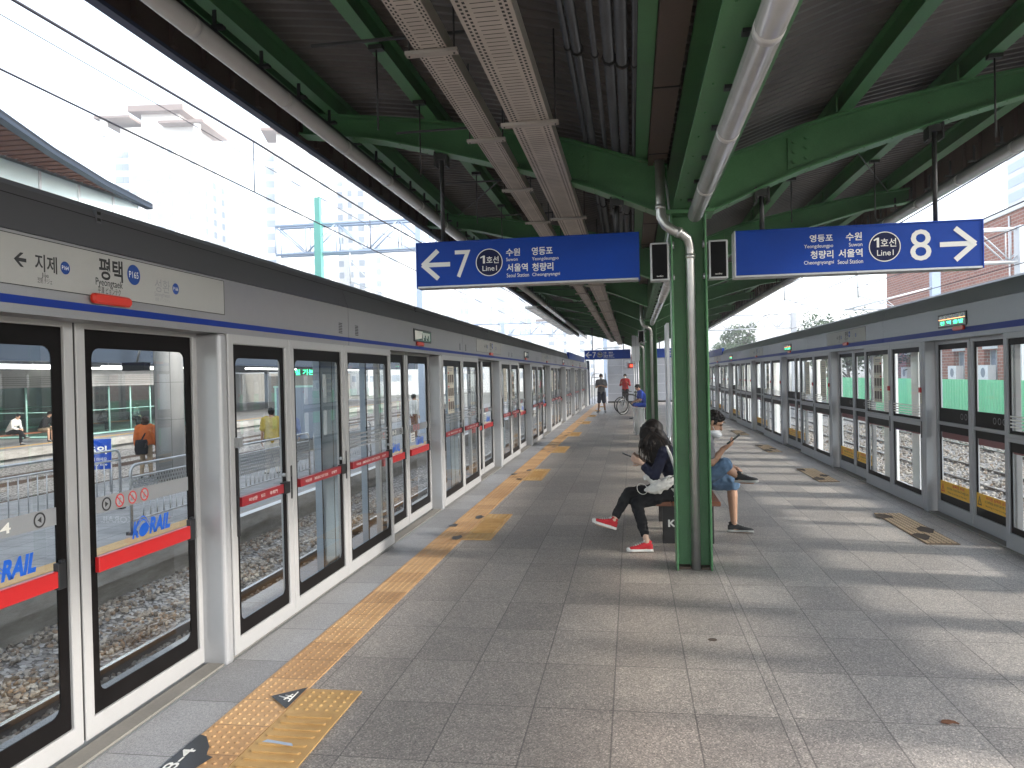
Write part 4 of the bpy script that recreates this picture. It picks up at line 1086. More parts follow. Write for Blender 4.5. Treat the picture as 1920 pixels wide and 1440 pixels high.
# ================================================================ hanging direction signs
def plane_fr(x0, x1, z0, z1):
    return lambda u, v: (x0 + (x1-x0)*u, z1 - (z1-z0)*v)
def hanging_sign(y, x0, x1, z0, z1, kind, label, grp, rods, th=.16):
    t = thing('direction_sign', label, 'sign', ((x0+x1)/2, y, z0), grp)
    g = MB('sign_blue'); g.box(x0+.012, x1-.012, y, y+th, z0+.018, z1-.012); g.build('sign_face', None, t)
    g = MB('sign_blue', 'sign_frame'); 
    g.box(x0, x0+.0119, y-.004, y+th+.006, z0, z1, 0 if kind == 7 else 1); g.box(x1-.0119, x1, y-.004, y+th+.006, z0, z1); g.box(x0+.012, x1-.012, y-.004, y+th+.008, z0, z0+.0175, 1); g.box(x0+.012, x1-.012, y-.004, y+th+.006, z1-.0115, z1)
    for x in (x0+.12, (x0+x1)/2, x1-.12): g.tube([(x, y-.005, z0+.009), (x, y-.008, z0+.009)], .008, 6, 1)
    g.build('sign_frame', None, t, .002)
    for xr, zt in rods:
        g = MB('rod_dark'); g.tube([(xr, y+th/2, z1-.002), (xr, y+th/2, zt)], .02, 8); g.box(xr-.045, xr+.045, y+th/2-.05, y+th/2+.05, zt-.06, zt-.002); g.box(xr-.06, xr-.045, y+th/2-.06, y+th/2+.06, zt-.12, zt+.012); g.box(xr+.045, xr+.06, y+th/2-.06, y+th/2+.06, zt-.12, zt+.012)
        g.build('hanger_rod', None, t)
    W, H = x1-x0, z1-z0; P = plane_fr(x0, x1, z0, z1); yl = y - .0015
    w = MB('white_ink', 'sign_navy', 'grey_ink')
    def T(s, u0, u1, v0, v1, mi=0, b=.0, dy=0.):
        a = P(u0, v1); c = P(u1, v0); w.text(s, (a[0], yl-dy, a[1]), X_, Z_, c[0]-a[0], c[1]-a[1], bold=b, mi=mi)
    if kind == 7:
        uu = lambda x: (x-238)/1357.; vv = lambda x, yy: (yy - (178-68*uu(x)))/262.
        bx = lambda s, xa, xb, ya, yb, mi=0, b=.0: T(s, uu(xa), uu(xb), vv((xa+xb)/2, ya), vv((xa+xb)/2, yb), mi, b)
        ar, num, cc = (285, 452, 215, 388), (483, 580, 217, 372), (695, 285, 83)
        TX = (('수원',800,885,205,248,.018), ('Suwon',800,870,257,276,.004), ('서울역',802,930,290,335,.018), ('Seoul Station',801,937,344,366,.004), ('영등포',957,1083,195,240,.018), ('Yeongdeungpo',957,1118,250,274,.004), ('청량리',957,1085,284,330,.018), ('Cheongnyangni',957,1124,338,362,.004), )
        one, lin = (640, 672, 247, 293), (653, 742, 306, 335); ho = (678, 754, 252, 292)
    else:
        uu = lambda x: (x-430)/1295.; vv = lambda x, yy: (yy - (1180-60*uu(x)))/238.
        bx = lambda s, xa, xb, ya, yb, mi=0, b=.0: T(s, uu(xa), uu(xb), vv((xa+xb)/2, ya), vv((xa+xb)/2, yb), mi, b)
        ar, num, cc = (1505, 1676, 1160, 1326), (1355, 1462, 1172, 1325), (1225, 1257, 82)
        TX = (('영등포',835,957,1197,1234,.018), ('Yeongdeungpo',805,958,1246,1269,.004), ('청량리',838,958,1277,1318,.018), ('Cheongnyangni',803,960,1327,1351,.004), ('수원',1025,1108,1187,1228,.018), ('Suwon',1040,1110,1237,1256,.004), ('서울역',985,1110,1269,1310,.018), ('Seoul Station',980,1112,1321,1342,.004))
        one, lin = (1168, 1199, 1213, 1262), (1185, 1270, 1275, 1303); ho = (1204, 1284, 1218, 1260)
    MI = ('white_ink', 'sign_navy', 'grey_ink')
    for q in range(0, 8, 2):
        for s, a, b, c, d, bo in TX[q:q+2]: bx(s, a, b, c, d, 0, bo)
        w.build('station_name', None, t); w = MB(*MI)
    bx(str(kind), num[0], num[1], num[2], num[3], 0, .004); w.build('platform_number', None, t); w = MB(*MI)
    # line ring
    cu, cv = uu(cc[0]), vv(cc[0], cc[1]); c = P(cu, cv); r = cc[2]/((1357. if kind == 7 else 1295.))*W
    w.prism(circ(0, 0, r*.99, 40), (c[0], yl+.0006, c[1]), X_, Z_, 0, 1); w.ring((c[0], yl, c[1]), X_, Z_, circ(0, 0, r, 40), circ(0, 0, r*.94, 40), .0005, 0)
    oa = P(uu(one[0]), vv(one[0], one[3])); ob = P(uu(one[1]), vv(one[1], one[2])); ow, oh = ob[0]-oa[0], ob[1]-oa[1]
    w.prism([(.52*ow,0),(.92*ow,0),(.92*ow,oh),(.60*ow,oh),(0,.80*oh),(.07*ow,.66*oh),(.52*ow,.80*oh)], (oa[0], yl-.0006, oa[1]), X_, Z_, .0003)
    for s, q, bo in (('호선', ho, .012), ('Line1', lin, .005)):
        T(s, uu(q[0]), uu(q[1]), vv(q[0], q[2]), vv(q[0], q[3]), 0, bo, .0006)
    w.build('line_badge', None, t); w = MB(*MI)
    # arrow: shaft and two strokes
    m = (ar[0]+ar[1])/2; L = P(uu(ar[0]), vv(m, (ar[2]+ar[3])/2)); R = P(uu(ar[1]), vv(m, (ar[2]+ar[3])/2)); hh = (vv(m, ar[3])-vv(m, ar[2]))*H/2; th2 = .020
    tip, tail = (L, R) if kind == 7 else (R, L); k = 1 if kind == 7 else -1
    zc = tip[1]
    w.prism([(min(tip[0]+k*.02, tail[0]), zc-th2), (max(tip[0]+k*.02, tail[0]), zc-th2), (max(tip[0]+k*.02, tail[0]), zc+th2), (min(tip[0]+k*.02, tail[0]), zc+th2)], (0, yl-.0004, 0), X_, Z_, .0003)
    dx = abs(tail[0]-tip[0])*.55
    for s in (1, -1):
        a = Vector((tip[0]-k*.005, zc)); b = Vector((tip[0]+k*dx, zc+s*hh*.93)); d = (b-a).normalized(); nn = Vector((-d.y, d.x))*th2*1.05
        a = a - d*th2*.3
        w.prism([tuple(a-nn), tuple(b-nn), tuple(b+nn), tuple(a+nn)], (0, yl-.0008-.0006*(s > 0), 0), X_, Z_, .0003)
    w.build('arrow', None, t)
rz = lambda x: lerp(BOT, abs(x-XC))
GS = 'blue direction signs hanging from the canopy'
hanging_sign(6.80, -1.92, .085, 2.52, 2.935, 7, 'large blue hanging sign with a left arrow and a 7', GS, [(-1.68, rz(-1.68)), (-.1, rz(-.1))])
hanging_sign(6.80, .885, 2.855, 2.50, 2.90, 8, 'blue hanging sign with a right arrow and an 8, right of the column', GS, [(1.13, rz(1.13)), (2.52, rz(2.52))])
hanging_sign(33.95, -2.05, -.05, 2.36, 2.775, 7, 'small far blue sign with a left arrow and a 7 before the end wall', GS, [(-1.7, rz(-1.7)), (-.35, rz(-.35))])
hanging_sign(33.95, .95, 2.9, 2.36, 2.775, 8, 'far blue sign half hidden right of the nearest green column', GS, [(1.2, rz(1.2)), (2.5, rz(2.5))])
# ================================================================ people
for nm, c in (('skin', (.52, .31, .21)), ('skin_tan', (.42, .235, .15)), ('skin_pale', (.58, .38, .28))):
    mk(nm, c, .5, vary=(8, .08))
def cloth(nm, c, a=.18): mk(nm, c, .85, 0, .25, vary=(10, a), fine=220)
for nm, c in (('navy_cloth', (.012, .014, .035)), ('black_cloth', (.012, .012, .014)), ('white_cloth', (.68, .66, .62)), ('denim', (.10, .17, .27)), ('grey_cloth', (.16, .16, .17)), ('dark_navy', (.02, .025, .05)),
    ('orange_cloth', (.48, .12, .03)), ('khaki', (.32, .24, .16)), ('mustard', (.38, .28, .05)), ('cream_cloth', (.6, .56, .5)), ('blue_grey', (.16, .2, .33)), ('red_cloth', (.5, .03, .03)), ('royal_blue', (.02, .06, .35)), ('brown_cloth', (.2, .09, .05))): cloth(nm, c)
mk('hair', (.007, .005, .0045), .5, 0, .13); mk('hair_brown', (.034, .018, .011), .4, 0, .3)
mk('red_canvas', (.52, .02, .03), .8, vary=(20, .15)); mk('sole_white', (.72, .70, .67), .6); mk('shoe_black', (.02, .02, .022), .6, vary=(14, .5)); mk('shoe_sole_grey', (.4, .4, .38), .6); mk('mask_white', (.78, .79, .8), .7); mk('phone_black', (.01, .01, .012), .2); mk('eye', (.01, .008, .008), .2)

def hand_blobs(mb, wrist, fdir, pnorm, s=1., curl=.5, side=1):
    """palm, four fingers of unequal length bent at two knuckles, thumb from the side of the palm. pnorm: out of the palm; side: +1/-1 where the thumb sits"""
    w = Vector(wrist); f = Vector(fdir).normalized(); n = Vector(pnorm); n = (n - f*n.dot(f)).normalized(); l = f.cross(n)*side
    pl = .088*s; c = w + f*pl*.5
    mb.ell(c, (f*pl*.62, l*.042*s, n*.016*s), 12, 8); mb.cap(w - f*.02, w + f*.03, .026*s, .026*s, 10)
    for k, (o, L) in enumerate(((.030, .074), (.010, .084), (-.010, .078), (-.029, .060))):
        b = w + f*pl*.88 + l*o*s; d = f; r = .0092*s
        for j, q in enumerate((.45, .32, .25)):
            a = curl*(.55 + .35*j) + .06*k; d = (d*cos(a) + n*sin(a)).normalized(); e = b + d*L*q*1.05*s; mb.cap(b, e, r, r*.93, 8); b = e; r *= .93
    b = w + f*pl*.25 + l*.030*s; d = (f*.55 + l*.75 + n*.25).normalized(); r = .0115*s
    for q, a in ((.036, 0), (.030, .35), (.022, .3)):
        d = (d*cos(a) + (f*.7 + n*.7).normalized()*sin(a)).normalized(); e = b + d*q*s; mb.cap(b, e, r, r*.92, 8); b = e; r *= .9

def head_blobs(mb, c, fwd, up, s=1.):
    """skull, jaw, nose, ears, brow and lips; returns its axes"""
    c = Vector(c); f = Vector(fwd).normalized(); u = Vector(up); u = (u - f*u.dot(f)).normalized(); l = u.cross(f)
    mb.ell(c + u*.03*s - f*.008*s, (l*.074*s, f*.094*s, u*.088*s), 18, 12); mb.ell(c - u*.045*s + f*.022*s, (l*.056*s, f*.064*s, u*.072*s), 16, 10)
    mb.ell(c - u*.092*s + f*.052*s, (l*.026*s, f*.026*s, u*.022*s), 10, 8)
    mb.cap(c + u*.012*s + f*.082*s, c - u*.030*s + f*.104*s, .010*s, .014*s, 10)
    mb.ell(c + u*.022*s + f*.076*s, (l*.050*s, f*.016*s, u*.010*s), 10, 6); mb.ell(c - u*.062*s + f*.080*s, (l*.024*s, f*.010*s, u*.009*s), 10, 6)
    for k in (-1, 1): mb.ell(c + l*k*.074*s - f*.008*s - u*.006*s, (l*.010*s, f*.018*s, u*.030*s), 8, 8)
    return f, u, l
def face_parts(t, body, c, f, u, l, s=1., mask=None):
    c = Vector(c); g = MB('eye')
    for k in (-1, 1): g.ell(c + l*k*.031*s + f*.083*s + u*.004*s, (l*.011*s, f*.008*s, u*.006*s), 8, 6)
    for k in (-1, 1): g.cap(c + l*k*.018*s + f*.093*s + u*.026*s, c + l*k*.046*s + f*.082*s + u*.026*s, .004*s, .003*s, 6)
    g.build('eye', None, body)
    if mask:
        off = Vector(mask) if not isinstance(mask, bool) else Vector()
        g = MB('mask_white'); k = c + off; g.ell(k - u*.055*s + f*.042*s, (l*.062*s, f*.078*s, u*.050*s), 16, 10); g.tube([k + l*.06*s + f*.03*s - u*.03*s, k + l*.078*s - f*.01*s - u*.0*s], .003, 5); g.tube([k - l*.06*s + f*.03*s - u*.03*s, k - l*.078*s - f*.01*s], .003, 5); g.build('face_mask', None, t)
def torso_secs(pel, wai, che, nek, lat, s=1., fat=0., girl=False):
    """pelvis, waist, chest and neck-base points -> sections"""
    P = [Vector(p) for p in (pel, wai, che, nek)]; lat = Vector(lat).normalized(); out = []
    W = ((.165, .115), (.140, .105), (.168, .118), (.062, .058)); W = ((.160, .112), (.118, .092), (.150, .108), (.055, .052)) if girl else W
    pts = [(P[0] + (P[0]-P[1])*.45, (.12, .09)), (P[0], W[0]), (P[1], W[1]), (P[2], W[2]), (P[2]*.45+P[3]*.55, (W[2][0]*.86, W[2][1]*.8)), (P[2]*.12+P[3]*.88, (W[2][0]*.62, W[2][1]*.62)), (P[3] + (P[3]-P[2])*.1, W[3])]
    for i, (p, (a, b)) in enumerate(pts):
        tn = (pts[min(i+1, 6)][0] - pts[max(i-1, 0)][0]).normalized(); d = lat.cross(tn).normalized()
        out.append((p, lat*(a*s+fat), d*(b*s+fat)))
    return out
def shoe(t, heel, toe, ank, up_mat, sole_mat, laces='sole_white', cap=None, h=.0, L=None):
    """laced shoe from heel to toe; heel and toe are points on the sole"""
    H = Vector(heel); T = Vector(toe); A = Vector(ank); f = (T-H); L = L or f.length; f.normalize(); u = (A-H); u = (u - f*u.dot(f)).normalized(); l = u.cross(f)
    out = [(-.002,.0),(.0,.028),(.03,.034),(.10,.031),(.16,.042),(.21,.044),(.25,.034),(.268,.012)]; k = L/.268
    g = MB(up_mat); secs = []
    for x, w_, hh in ((.004,.020,.058),(.03,.032,.074),(.065,.034,.082),(.10,.034,.072),(.14,.038,.056),(.18,.041,.044),(.22,.038,.036),(.25,.028,.028),(.264,.012,.02)):
        secs.append((H + f*x*k + u*(hh*.5+.014), l*w_, u*hh*.5))
    g.loft(secs, 16, 0, 2.6); g.tube([H + f*.02*k + u*.08, H + f*.05*k + u*.098, H + f*.08*k + u*.088], .022, 10)
    sh = g.build('shoe', None, t)
    g = MB(sole_mat); poly = [(x*k, -w_) for x, w_ in out] + [(x*k, w_) for x, w_ in out[::-1]]
    g.prism(poly, H, f, l, -.024) if False else g.prism([(a, b) for a, b in poly], H + u*.0, f, l*-1 if f.cross(l).dot(u) < 0 else l, .024)
    g.build('sole', None, sh, .004)
    if cap:
        g = MB(cap); g.ell(H + f*.243*k + u*.028, (f*.030*k, l*.036, u*.018), 12, 8); g.build('toe_cap', None, sh)
    g = MB(laces)
    for i in range(5): 
        x = .105 + i*.022; z = .096 - i*.0095; g.tube([H + f*x*k + u*(z-.012) - l*.022, H + f*(x+.004)*k + u*z, H + f*x*k + u*(z-.012) + l*.022], .0035, 5)
    g.tube([H + f*.10*k + u*.098, H + f*.085*k + u*.105 + l*.03, H + f*.10*k + u*.09 + l*.045], .003, 5); g.tube([H + f*.10*k + u*.098, H + f*.085*k + u*.105 - l*.03, H + f*.10*k + u*.09 - l*.045], .003, 5)
    g.build('laces', None, sh)
def mid(a, b, k=.5): return Vector(a)*(1-k) + Vector(b)*k

def person(label, J, loc, skin='skin', top=None, bottom=None, sleeve=.5, leg=1., vox=.007, hair=None, mask=None, girl=False, hands=None, shoes=('shoe_black', 'shoe_sole_grey'), s=1., group=None, fat=.0, tvox=None):
    """J: joints in world space: pel wai che nek head fwd up ; shL elL wrL, shR.. ; hpL knL anL heL toL, hpR.."""
    t = thing('person', label, 'person', loc, group); mb = MB()
    lat = Vector(J['shR']) - Vector(J['shL'])
    secs = torso_secs(J['pel'], J['wai'], J['che'], J['nek'], lat, s, 0, girl); mb.loft(secs, 20, 0, 2.4)
    hd = Vector(J['head']); f, u, l = head_blobs(mb, hd, J['fwd'], J['up'], s)
    mb.cap(Vector(J['nek']) - (hd-Vector(J['nek']))*.2, hd - u*.05*s - f*.02*s, .053*s, .050*s, 14)
    for q in 'LR':
        sh, el, wr = (Vector(J[k+q]) for k in ('sh', 'el', 'wr')); g_ = .88 if girl else 1
        mb.cap(mid(sh, J['nek'], .35), sh, .055*s*g_, .052*s*g_); mb.cap(sh, el, .048*s*g_, .038*s*g_); mb.cap(el, mid(el, wr, .35), .038*s*g_, .039*s*g_); mb.cap(mid(el, wr, .3), wr, .038*s*g_, .026*s*g_)
        hp, kn, an = (Vector(J[k+q]) for k in ('hp', 'kn', 'an'))
        mb.cap(hp, kn, .078*s*g_, .054*s*g_); mb.cap(kn, mid(kn, an, .35), .050*s*g_, .055*s*g_); mb.cap(mid(kn, an, .3), an, .055*s*g_, .034*s*g_)
        he, to = Vector(J['he'+q]), Vector(J['to'+q]); mb.cap(an, mid(he, to, .25) + (an-he).normalized()*.02, .034*s, .03*s); mb.cap(mid(he, to, .2) + (an-he)*.25, mid(he, to, .75) + (an-he)*.12, .032*s, .026*s)
        if hands and q in hands: hand_blobs(mb, wr, *hands[q])
        else: hand_blobs(mb, wr, (wr-el), Vector(J['fwd'])*-.3 + Vector((0,0,-1)) if abs((wr-el).normalized().z) < .7 else lat*(1 if q == 'L' else -1), s, .45, 1 if q == 'L' else -1)
    body = remesh(mb, 'body', skin, t, vox, 4)
    tv = tvox or vox*1.3
    if top:
        m = MB(); o = .016*s + fat
        m.loft(torso_secs(J['pel'], J['wai'], J['che'], J['nek'], lat, s, o, girl)[(0 if leg is None else 1):], 20, 0, 2.4)
        P = Vector(J['pel']); W_ = Vector(J['wai']); m.cap(P, W_, .13*s, .11*s)
        for q in 'LR':
            sh, el, wr = (Vector(J[k+q]) for k in ('sh', 'el', 'wr')); m.cap(mid(sh, J['nek'], .4), sh, .066*s+fat, .064*s+fat)
            if sleeve <= .5: m.cap(sh, mid(sh, el, sleeve*1.6), .064*s+fat, .060*s+fat)
            else:
                m.cap(sh, el, .064*s+fat, .055*s+fat)
                m.cap(el, mid(el, wr, (sleeve-.5)*2), .055*s+fat, .046*s+fat)
        remesh(m, 'top', top, t, tv, 2, .024, .06)
    if bottom:
        m = MB(); o = .016*s; sec = torso_secs(J['pel'], J['wai'], J['che'], J['nek'], lat, s, o*.8, girl)[:2]; m.loft(sec + [(mid(J['pel'], J['wai'], .5), sec[1][1]*.95, sec[1][2]*.95)], 20, 0, 2.4)
        for q in 'LR':
            hp, kn, an = (Vector(J[k+q]) for k in ('hp', 'kn', 'an')); g_ = .92 if girl else 1.08
            if leg <= .5: m.cap(hp, mid(hp, kn, leg*2), .094*s*g_, .083*s*g_)
            else: m.cap(hp, kn, .092*s*g_, .072*s*g_); m.cap(kn, mid(kn, an, (leg-.5)*2), .071*s*g_, .053*s*g_)
        remesh(m, 'trousers', bottom, t, tv, 2, .024, .06)
    if shoes:
        for q in 'LR': shoe(t, J['he'+q], J['to'+q], J['an'+q], shoes[0], shoes[1], *(shoes[2:] if len(shoes) > 2 else ('sole_white',)))
    face_parts(t, body, hd, f, u, l, s, mask)
    if hair == 'short':
        m = MB(); m.ell(hd + u*.042*s - f*.016*s, (l*.083*s, f*.098*s, u*.088*s), 18, 12); m.ell(hd + u*.02*s - f*.045*s, (l*.080*s, f*.07*s, u*.09*s), 16, 10); m.ell(hd + u*.085*s + f*.035*s, (l*.066*s, f*.05*s, u*.036*s), 14, 8)
        for k in (-1, 1): m.ell(hd + l*k*.070*s + f*.012*s + u*.012*s, (l*.014*s, f*.022*s, u*.036*s), 8, 6)
        remesh(m, 'hair', 'hair', t, max(.006, vox*.8), 2, .022, .022)
    elif hair == 'bob':
        m = MB(); m.ell(hd + u*.035*s - f*.02*s, (l*.095*s, f*.105*s, u*.098*s), 18, 12); m.ell(hd - u*.04*s - f*.05*s, (l*.098*s, f*.075*s, u*.10*s), 18, 12); remesh(m, 'hair', 'hair_brown', t, max(.007, vox*.9), 2, .03, .03)
    return t, f, u, l

def stand(x, y, z, H, yaw, arms='down', st=.10, s=None):
    """joints of a standing figure of height H facing yaw (0 = away along the platform)"""
    s = s or H/1.72; F = Vector((-sin(yaw), cos(yaw), 0)); R = Vector((cos(yaw), sin(yaw), 0)); U = Vector((0,0,1)); B = Vector((x, y, z))
    p = lambda r, f, u: B + R*r*s + F*f*s + U*u*s
    J = dict(pel=p(0,0,.93), wai=p(0,.005,1.08), che=p(0,.0,1.29), nek=p(0,-.015,1.47), head=p(0,.02,1.60), fwd=F, up=U)
    for q, k in (('L', -1), ('R', 1)):
        J['sh'+q] = p(k*.185,-.01,1.405); J['hp'+q] = p(k*.085,0,.90); J['kn'+q] = p(k*(.07+st*.4),.02,.49); J['an'+q] = p(k*(.06+st),-.02,.09); J['he'+q] = p(k*(.06+st),-.06,.0); J['to'+q] = p(k*(.09+st*1.2),.20,.0)
        if arms == 'phone': J['el'+q] = p(k*.235,.02,1.12); J['wr'+q] = p(k*.075,.25,1.20)
        elif arms == 'straps': J['el'+q] = p(k*.25,.03,1.13); J['wr'+q] = p(k*.17,.2,1.27)
        else: J['el'+q] = p(k*.235,-.02,1.12); J['wr'+q] = p(k*.245,.06,.87)
    J['fwd'] = (F - U*.25) if arms == 'phone' else F
    return J, s
def sit(x, y, z, yaw, lean=.1, H=1.68, seat=.45, cross=False, arms='phone'):
    s = H/1.72; F = Vector((-sin(yaw), cos(yaw), 0)); R = Vector((cos(yaw), sin(yaw), 0)); U = Vector((0,0,1)); B = Vector((x, y, z)); p = lambda r, f, u: B + R*r*s + F*f*s + U*(u*s)
    b = seat/s + .085
    J = dict(pel=p(0,0,b), wai=p(0,lean*.3,b+.16), che=p(0,lean,b+.36), nek=p(0,lean*1.6,b+.54), head=p(0,lean*1.6+.06,b+.66), fwd=F-U*.55, up=U+F*.5)
    for q, k in (('L', -1), ('R', 1)):
        J['sh'+q] = p(k*.18,lean*1.4,b+.47); J['hp'+q] = p(k*.09,.02,b-.01); J['kn'+q] = p(k*.11,.42,b+.01); J['an'+q] = p(k*.10,.42,.09); J['he'+q] = p(k*.10,.38,0); J['to'+q] = p(k*.12,.64,0)
        J['el'+q] = p(k*.22,lean+.10,b+.20); J['wr'+q] = p(k*.06,lean+.32,b+.28)
        if arms == 'lap': J['wr'+q] = p(k*.07,lean+.30,b+.13)
    if cross:
        J['knR'] = p(.02,.44,b+.10); J['anR'] = p(-.12,.62,b-.22); J['heR'] = p(-.13,.58,b-.30); J['toR'] = p(-.16,.82,b-.24)
    return J, s

# ---- bench and the two people in the foreground
t = thing('bench', 'dark bench with a brown wooden seat behind the nearest column, K on its end', 'bench', (.52, 8.4, 0), 'benches on the platform')
g = MB('wood')
for k in range(4): g.box(.205+k*.155, .353+k*.155, 7.60, 9.15, .405, .448)
g.build('seat', None, t, .006)
g = MB('bench_black'); g.box(.27, .77, 7.80, 7.86, 0, .404); g.build('end_panel', None, t, .004); g = MB('bench_black'); g.box(.27, .77, 8.95, 9.01, 0, .404); g.build('end_panel', None, t, .004)
g = MB('bench_black'); g.box(.30, .74, 7.861, 8.949, .33, .40); g.build('under_rail', None, t)
g = MB('white_ink'); g.text('KORAIL', (.325, 7.7975, .165), X_, Z_, .40, .075, bold=.03); g.build('lettering', None, t)

W = dict(pel=(.44,7.76,.535), wai=(.415,7.76,.66), che=(.345,7.76,.84), nek=(.265,7.76,.99), head=(.175,7.755,1.105), fwd=(-.75,-.05,-.66), up=(-.6,0,.8),
    shL=(.29,7.615,.935), elL=(.195,7.545,.70), wrL=(.075,7.60,.825), shR=(.29,7.905,.935), elR=(.205,7.945,.71), wrR=(.08,7.80,.835),
    hpL=(.40,7.68,.525), knL=(.015,7.60,.435), anL=(.105,7.44,.105), heL=(.165,7.425,.002), toL=(-.085,7.40,.002),
    hpR=(.40,7.84,.545), knR=(-.06,7.66,.525), anR=(-.205,7.49,.285), heR=(-.185,7.485,.195), toR=(-.415,7.46,.275))
t, f, u, l = person('woman with long dark hair and red canvas shoes bent over a phone on the bench', W, (.45, 7.75, 0), 'skin_pale', 'navy_cloth', 'black_cloth', .86, .90, .0062, None, None, True,
    {'L': ((-.8,.18,.42), (.2,.9,.35), .95, .75, 1), 'R': ((-.8,-.18,.42), (.2,-.9,.35), .95, .75, -1)}, ('red_canvas', 'sole_white', 'sole_white', 'sole_white'), .93)
# long hair: a mass over the head and down past the shoulder, with separate locks
m = MB(); hc = Vector(W['head']); 
m.ell(hc + Vector((.01,0,.035)), ((.108,0,.03),(0,.098,0),(-.02,0,.105)), 20, 14)
for yy in (-.085, .085): 
    m.loft([(hc+Vector((-.045,yy*.9,.06)), Vector((.062,0,0)), Vector((0,.026,0))), (hc+Vector((-.055,yy*1.05,-.03)), Vector((.062,0,0)), Vector((0,.028,0))), (hc+Vector((-.04,yy*1.1,-.13)), Vector((.055,0,0)), Vector((0,.03,0))), (hc+Vector((-.025,yy*1.05,-.215)), Vector((.03,0,0)), Vector((0,.02,0)))], 14)
m.loft([(hc+Vector((.05,0,.03)), Vector((0,.095,0)), Vector((.06,0,.02))), (hc+Vector((.10,0,-.05)), Vector((0,.115,0)), Vector((.06,0,.02))), (hc+Vector((.14,0,-.13)), Vector((0,.125,0)), Vector((.055,0,.02))), (hc+Vector((.12,-.02,-.22)), Vector((0,.10,0)), Vector((.04,0,.02)))], 18)
m.loft([(hc+Vector((.0,-.085,-.0)), Vector((.08,0,0)), Vector((0,.035,0))), (hc+Vector((.03,-.125,-.12)), Vector((.085,0,0)), Vector((0,.034,0))), (hc+Vector((.035,-.145,-.22)), Vector((.06,0,0)), Vector((0,.028,0))), (hc+Vector((.01,-.15,-.275)), Vector((.02,0,0)), Vector((0,.015,0)))], 14)
hr = remesh(m, 'hair', 'hair', t, .006, 3, .012, .05)
rnd = random.Random(11); g = MB('hair', 'hair_brown')  # browner locks mixed in paint a sheen on the dark hair
for i in range(420):
    side = -1 if rnd.random() < .72 else 1; a = rnd.random()
    top = hc + Vector((.075 - .16*a, side*.03*rnd.random() , .118 + .02*(1-abs(a-.5)*2) - .06*abs(a-.45)))
    x1 = -.105 + .255*a + .02*rnd.gauss(0,1); L = -.12 - .15*rnd.random()
    p1 = hc + Vector((top.x-hc.x - .005 + .2*(x1-(top.x-hc.x)), side*(.088+.014*rnd.random()), .055)); p2 = hc + Vector((x1*.75, side*(.112+.02*rnd.random()), -.05)); p3 = hc + Vector((x1*1.0+.012, side*(.135+.03*rnd.random()), L*.72)); p4 = hc + Vector((x1*.9+.03*rnd.random(), side*(.14+.03*rnd.random()), L-.03))
    w_ = .0022 + .002*rnd.random(); g.tube([top, p1, p2, p3, p4], [w_*.6, w_, w_*1.2, w_, w_*.3], 4, 1 if rnd.random() < .25 else 0, False)
g.build('hair_lock', None, hr)
# white shirt hem and strap
m = MB(); m.loft([((.43,7.76,.50), Vector((0,.175,0)), Vector((.155,0,.02))), ((.42,7.76,.585), Vector((0,.165,0)), Vector((.142,0,.02)))], 18); remesh(m, 'shirt_hem', 'white_cloth', t, .009, 2, .014, .06)
m = MB(); m.loft([((.36,7.57,.70), Vector((.05,0,.02)), Vector((0,.02,0))), ((.215,7.52,.66), Vector((.10,0,.05)), Vector((0,.045,.01))), ((.19,7.51,.595), Vector((.10,0,.02)), Vector((0,.05,.02))), ((.215,7.52,.545), Vector((.05,0,.0)), Vector((0,.03,.01)))], 16)
m.cap((.12,7.55,.69), (.30,7.53,.615), .03, .04); m.cap((.27,7.53,.62), (.40,7.62,.66), .05, .03)
bag = remesh(m, 'tote_bag', 'white_cloth', None, .0065, 2, .03, .055); tag(bag, 'crumpled white cloth bag on the lap of the seated woman', 'bag')
g = MB('white_cloth'); g.tube([(.40,7.60,.70), (.385,7.555,.80), (.345,7.55,.92), (.315,7.60,.985), (.30,7.70,1.01)], .014, 8); g.build('bag_strap', None, bag)
g = MB('white_cloth'); c = Vector((.075, 7.535, .585)); g.tube([c + Vector((.05*cos(q), -.01*sin(q*2), .052*sin(q) - .01*cos(q))) for q in [2*pi*k/20 for k in range(21)]], .0035, 6); g.build('drawstring', None, bag)
tp = thing('mobile_phone', 'mobile phone in the hands of the seated woman', 'phone', (-.06,7.69,.89)); g = MB('phone_black', 'white_paint'); d = Vector((-.83,-.05,.36)).normalized(); n = Vector((.35,0,.8)).normalized(); c = Vector((-.045,7.695,.885))
g.prism(rrect(-.075, .075, -.036, .036, .008), c, d, n.cross(d)*-1 if False else d.cross(n)*-1, .009); g.build('phone_case', None, tp)

M = dict(pel=(.60,8.42,.535), wai=(.63,8.42,.68), che=(.70,8.41,.87), nek=(.775,8.40,1.035), head=(.845,8.385,1.165), fwd=(.86,-.12,-.48), up=(.45,0,.88),
    shR=(.75,8.235,.985), elR=(.80,8.20,.755), wrR=(.925,8.22,.905), shL=(.75,8.585,.985), elL=(.86,8.58,.76), wrL=(1.00,8.28,.705),
    hpR=(.66,8.33,.55), knR=(.925,8.22,.725), anR=(1.045,8.20,.625), heR=(1.03,8.205,.555), toR=(1.25,8.12,.565),
    hpL=(.66,8.51,.545), knL=(1.025,8.44,.515), anL=(1.035,8.40,.105), heL=(.965,8.39,.002), toL=(1.235,8.36,.002))
t, f, u, l = person('man in denim shorts sitting cross-legged on the bench behind the column', M, (.62, 8.42, 0), 'skin_tan', 'grey_cloth', 'denim', .42, .5, .0062, 'short', (.0,0,-.045), False,
    {'R': ((.78,-.1,.45), (-.2,.3,.85), 1., .8, -1), 'L': ((.75,-.45,-.1), (-.1,-.2,-.9), 1., .85, 1)}, ('shoe_black', 'shoe_sole_grey', 'shoe_sole_grey'), 1.0)
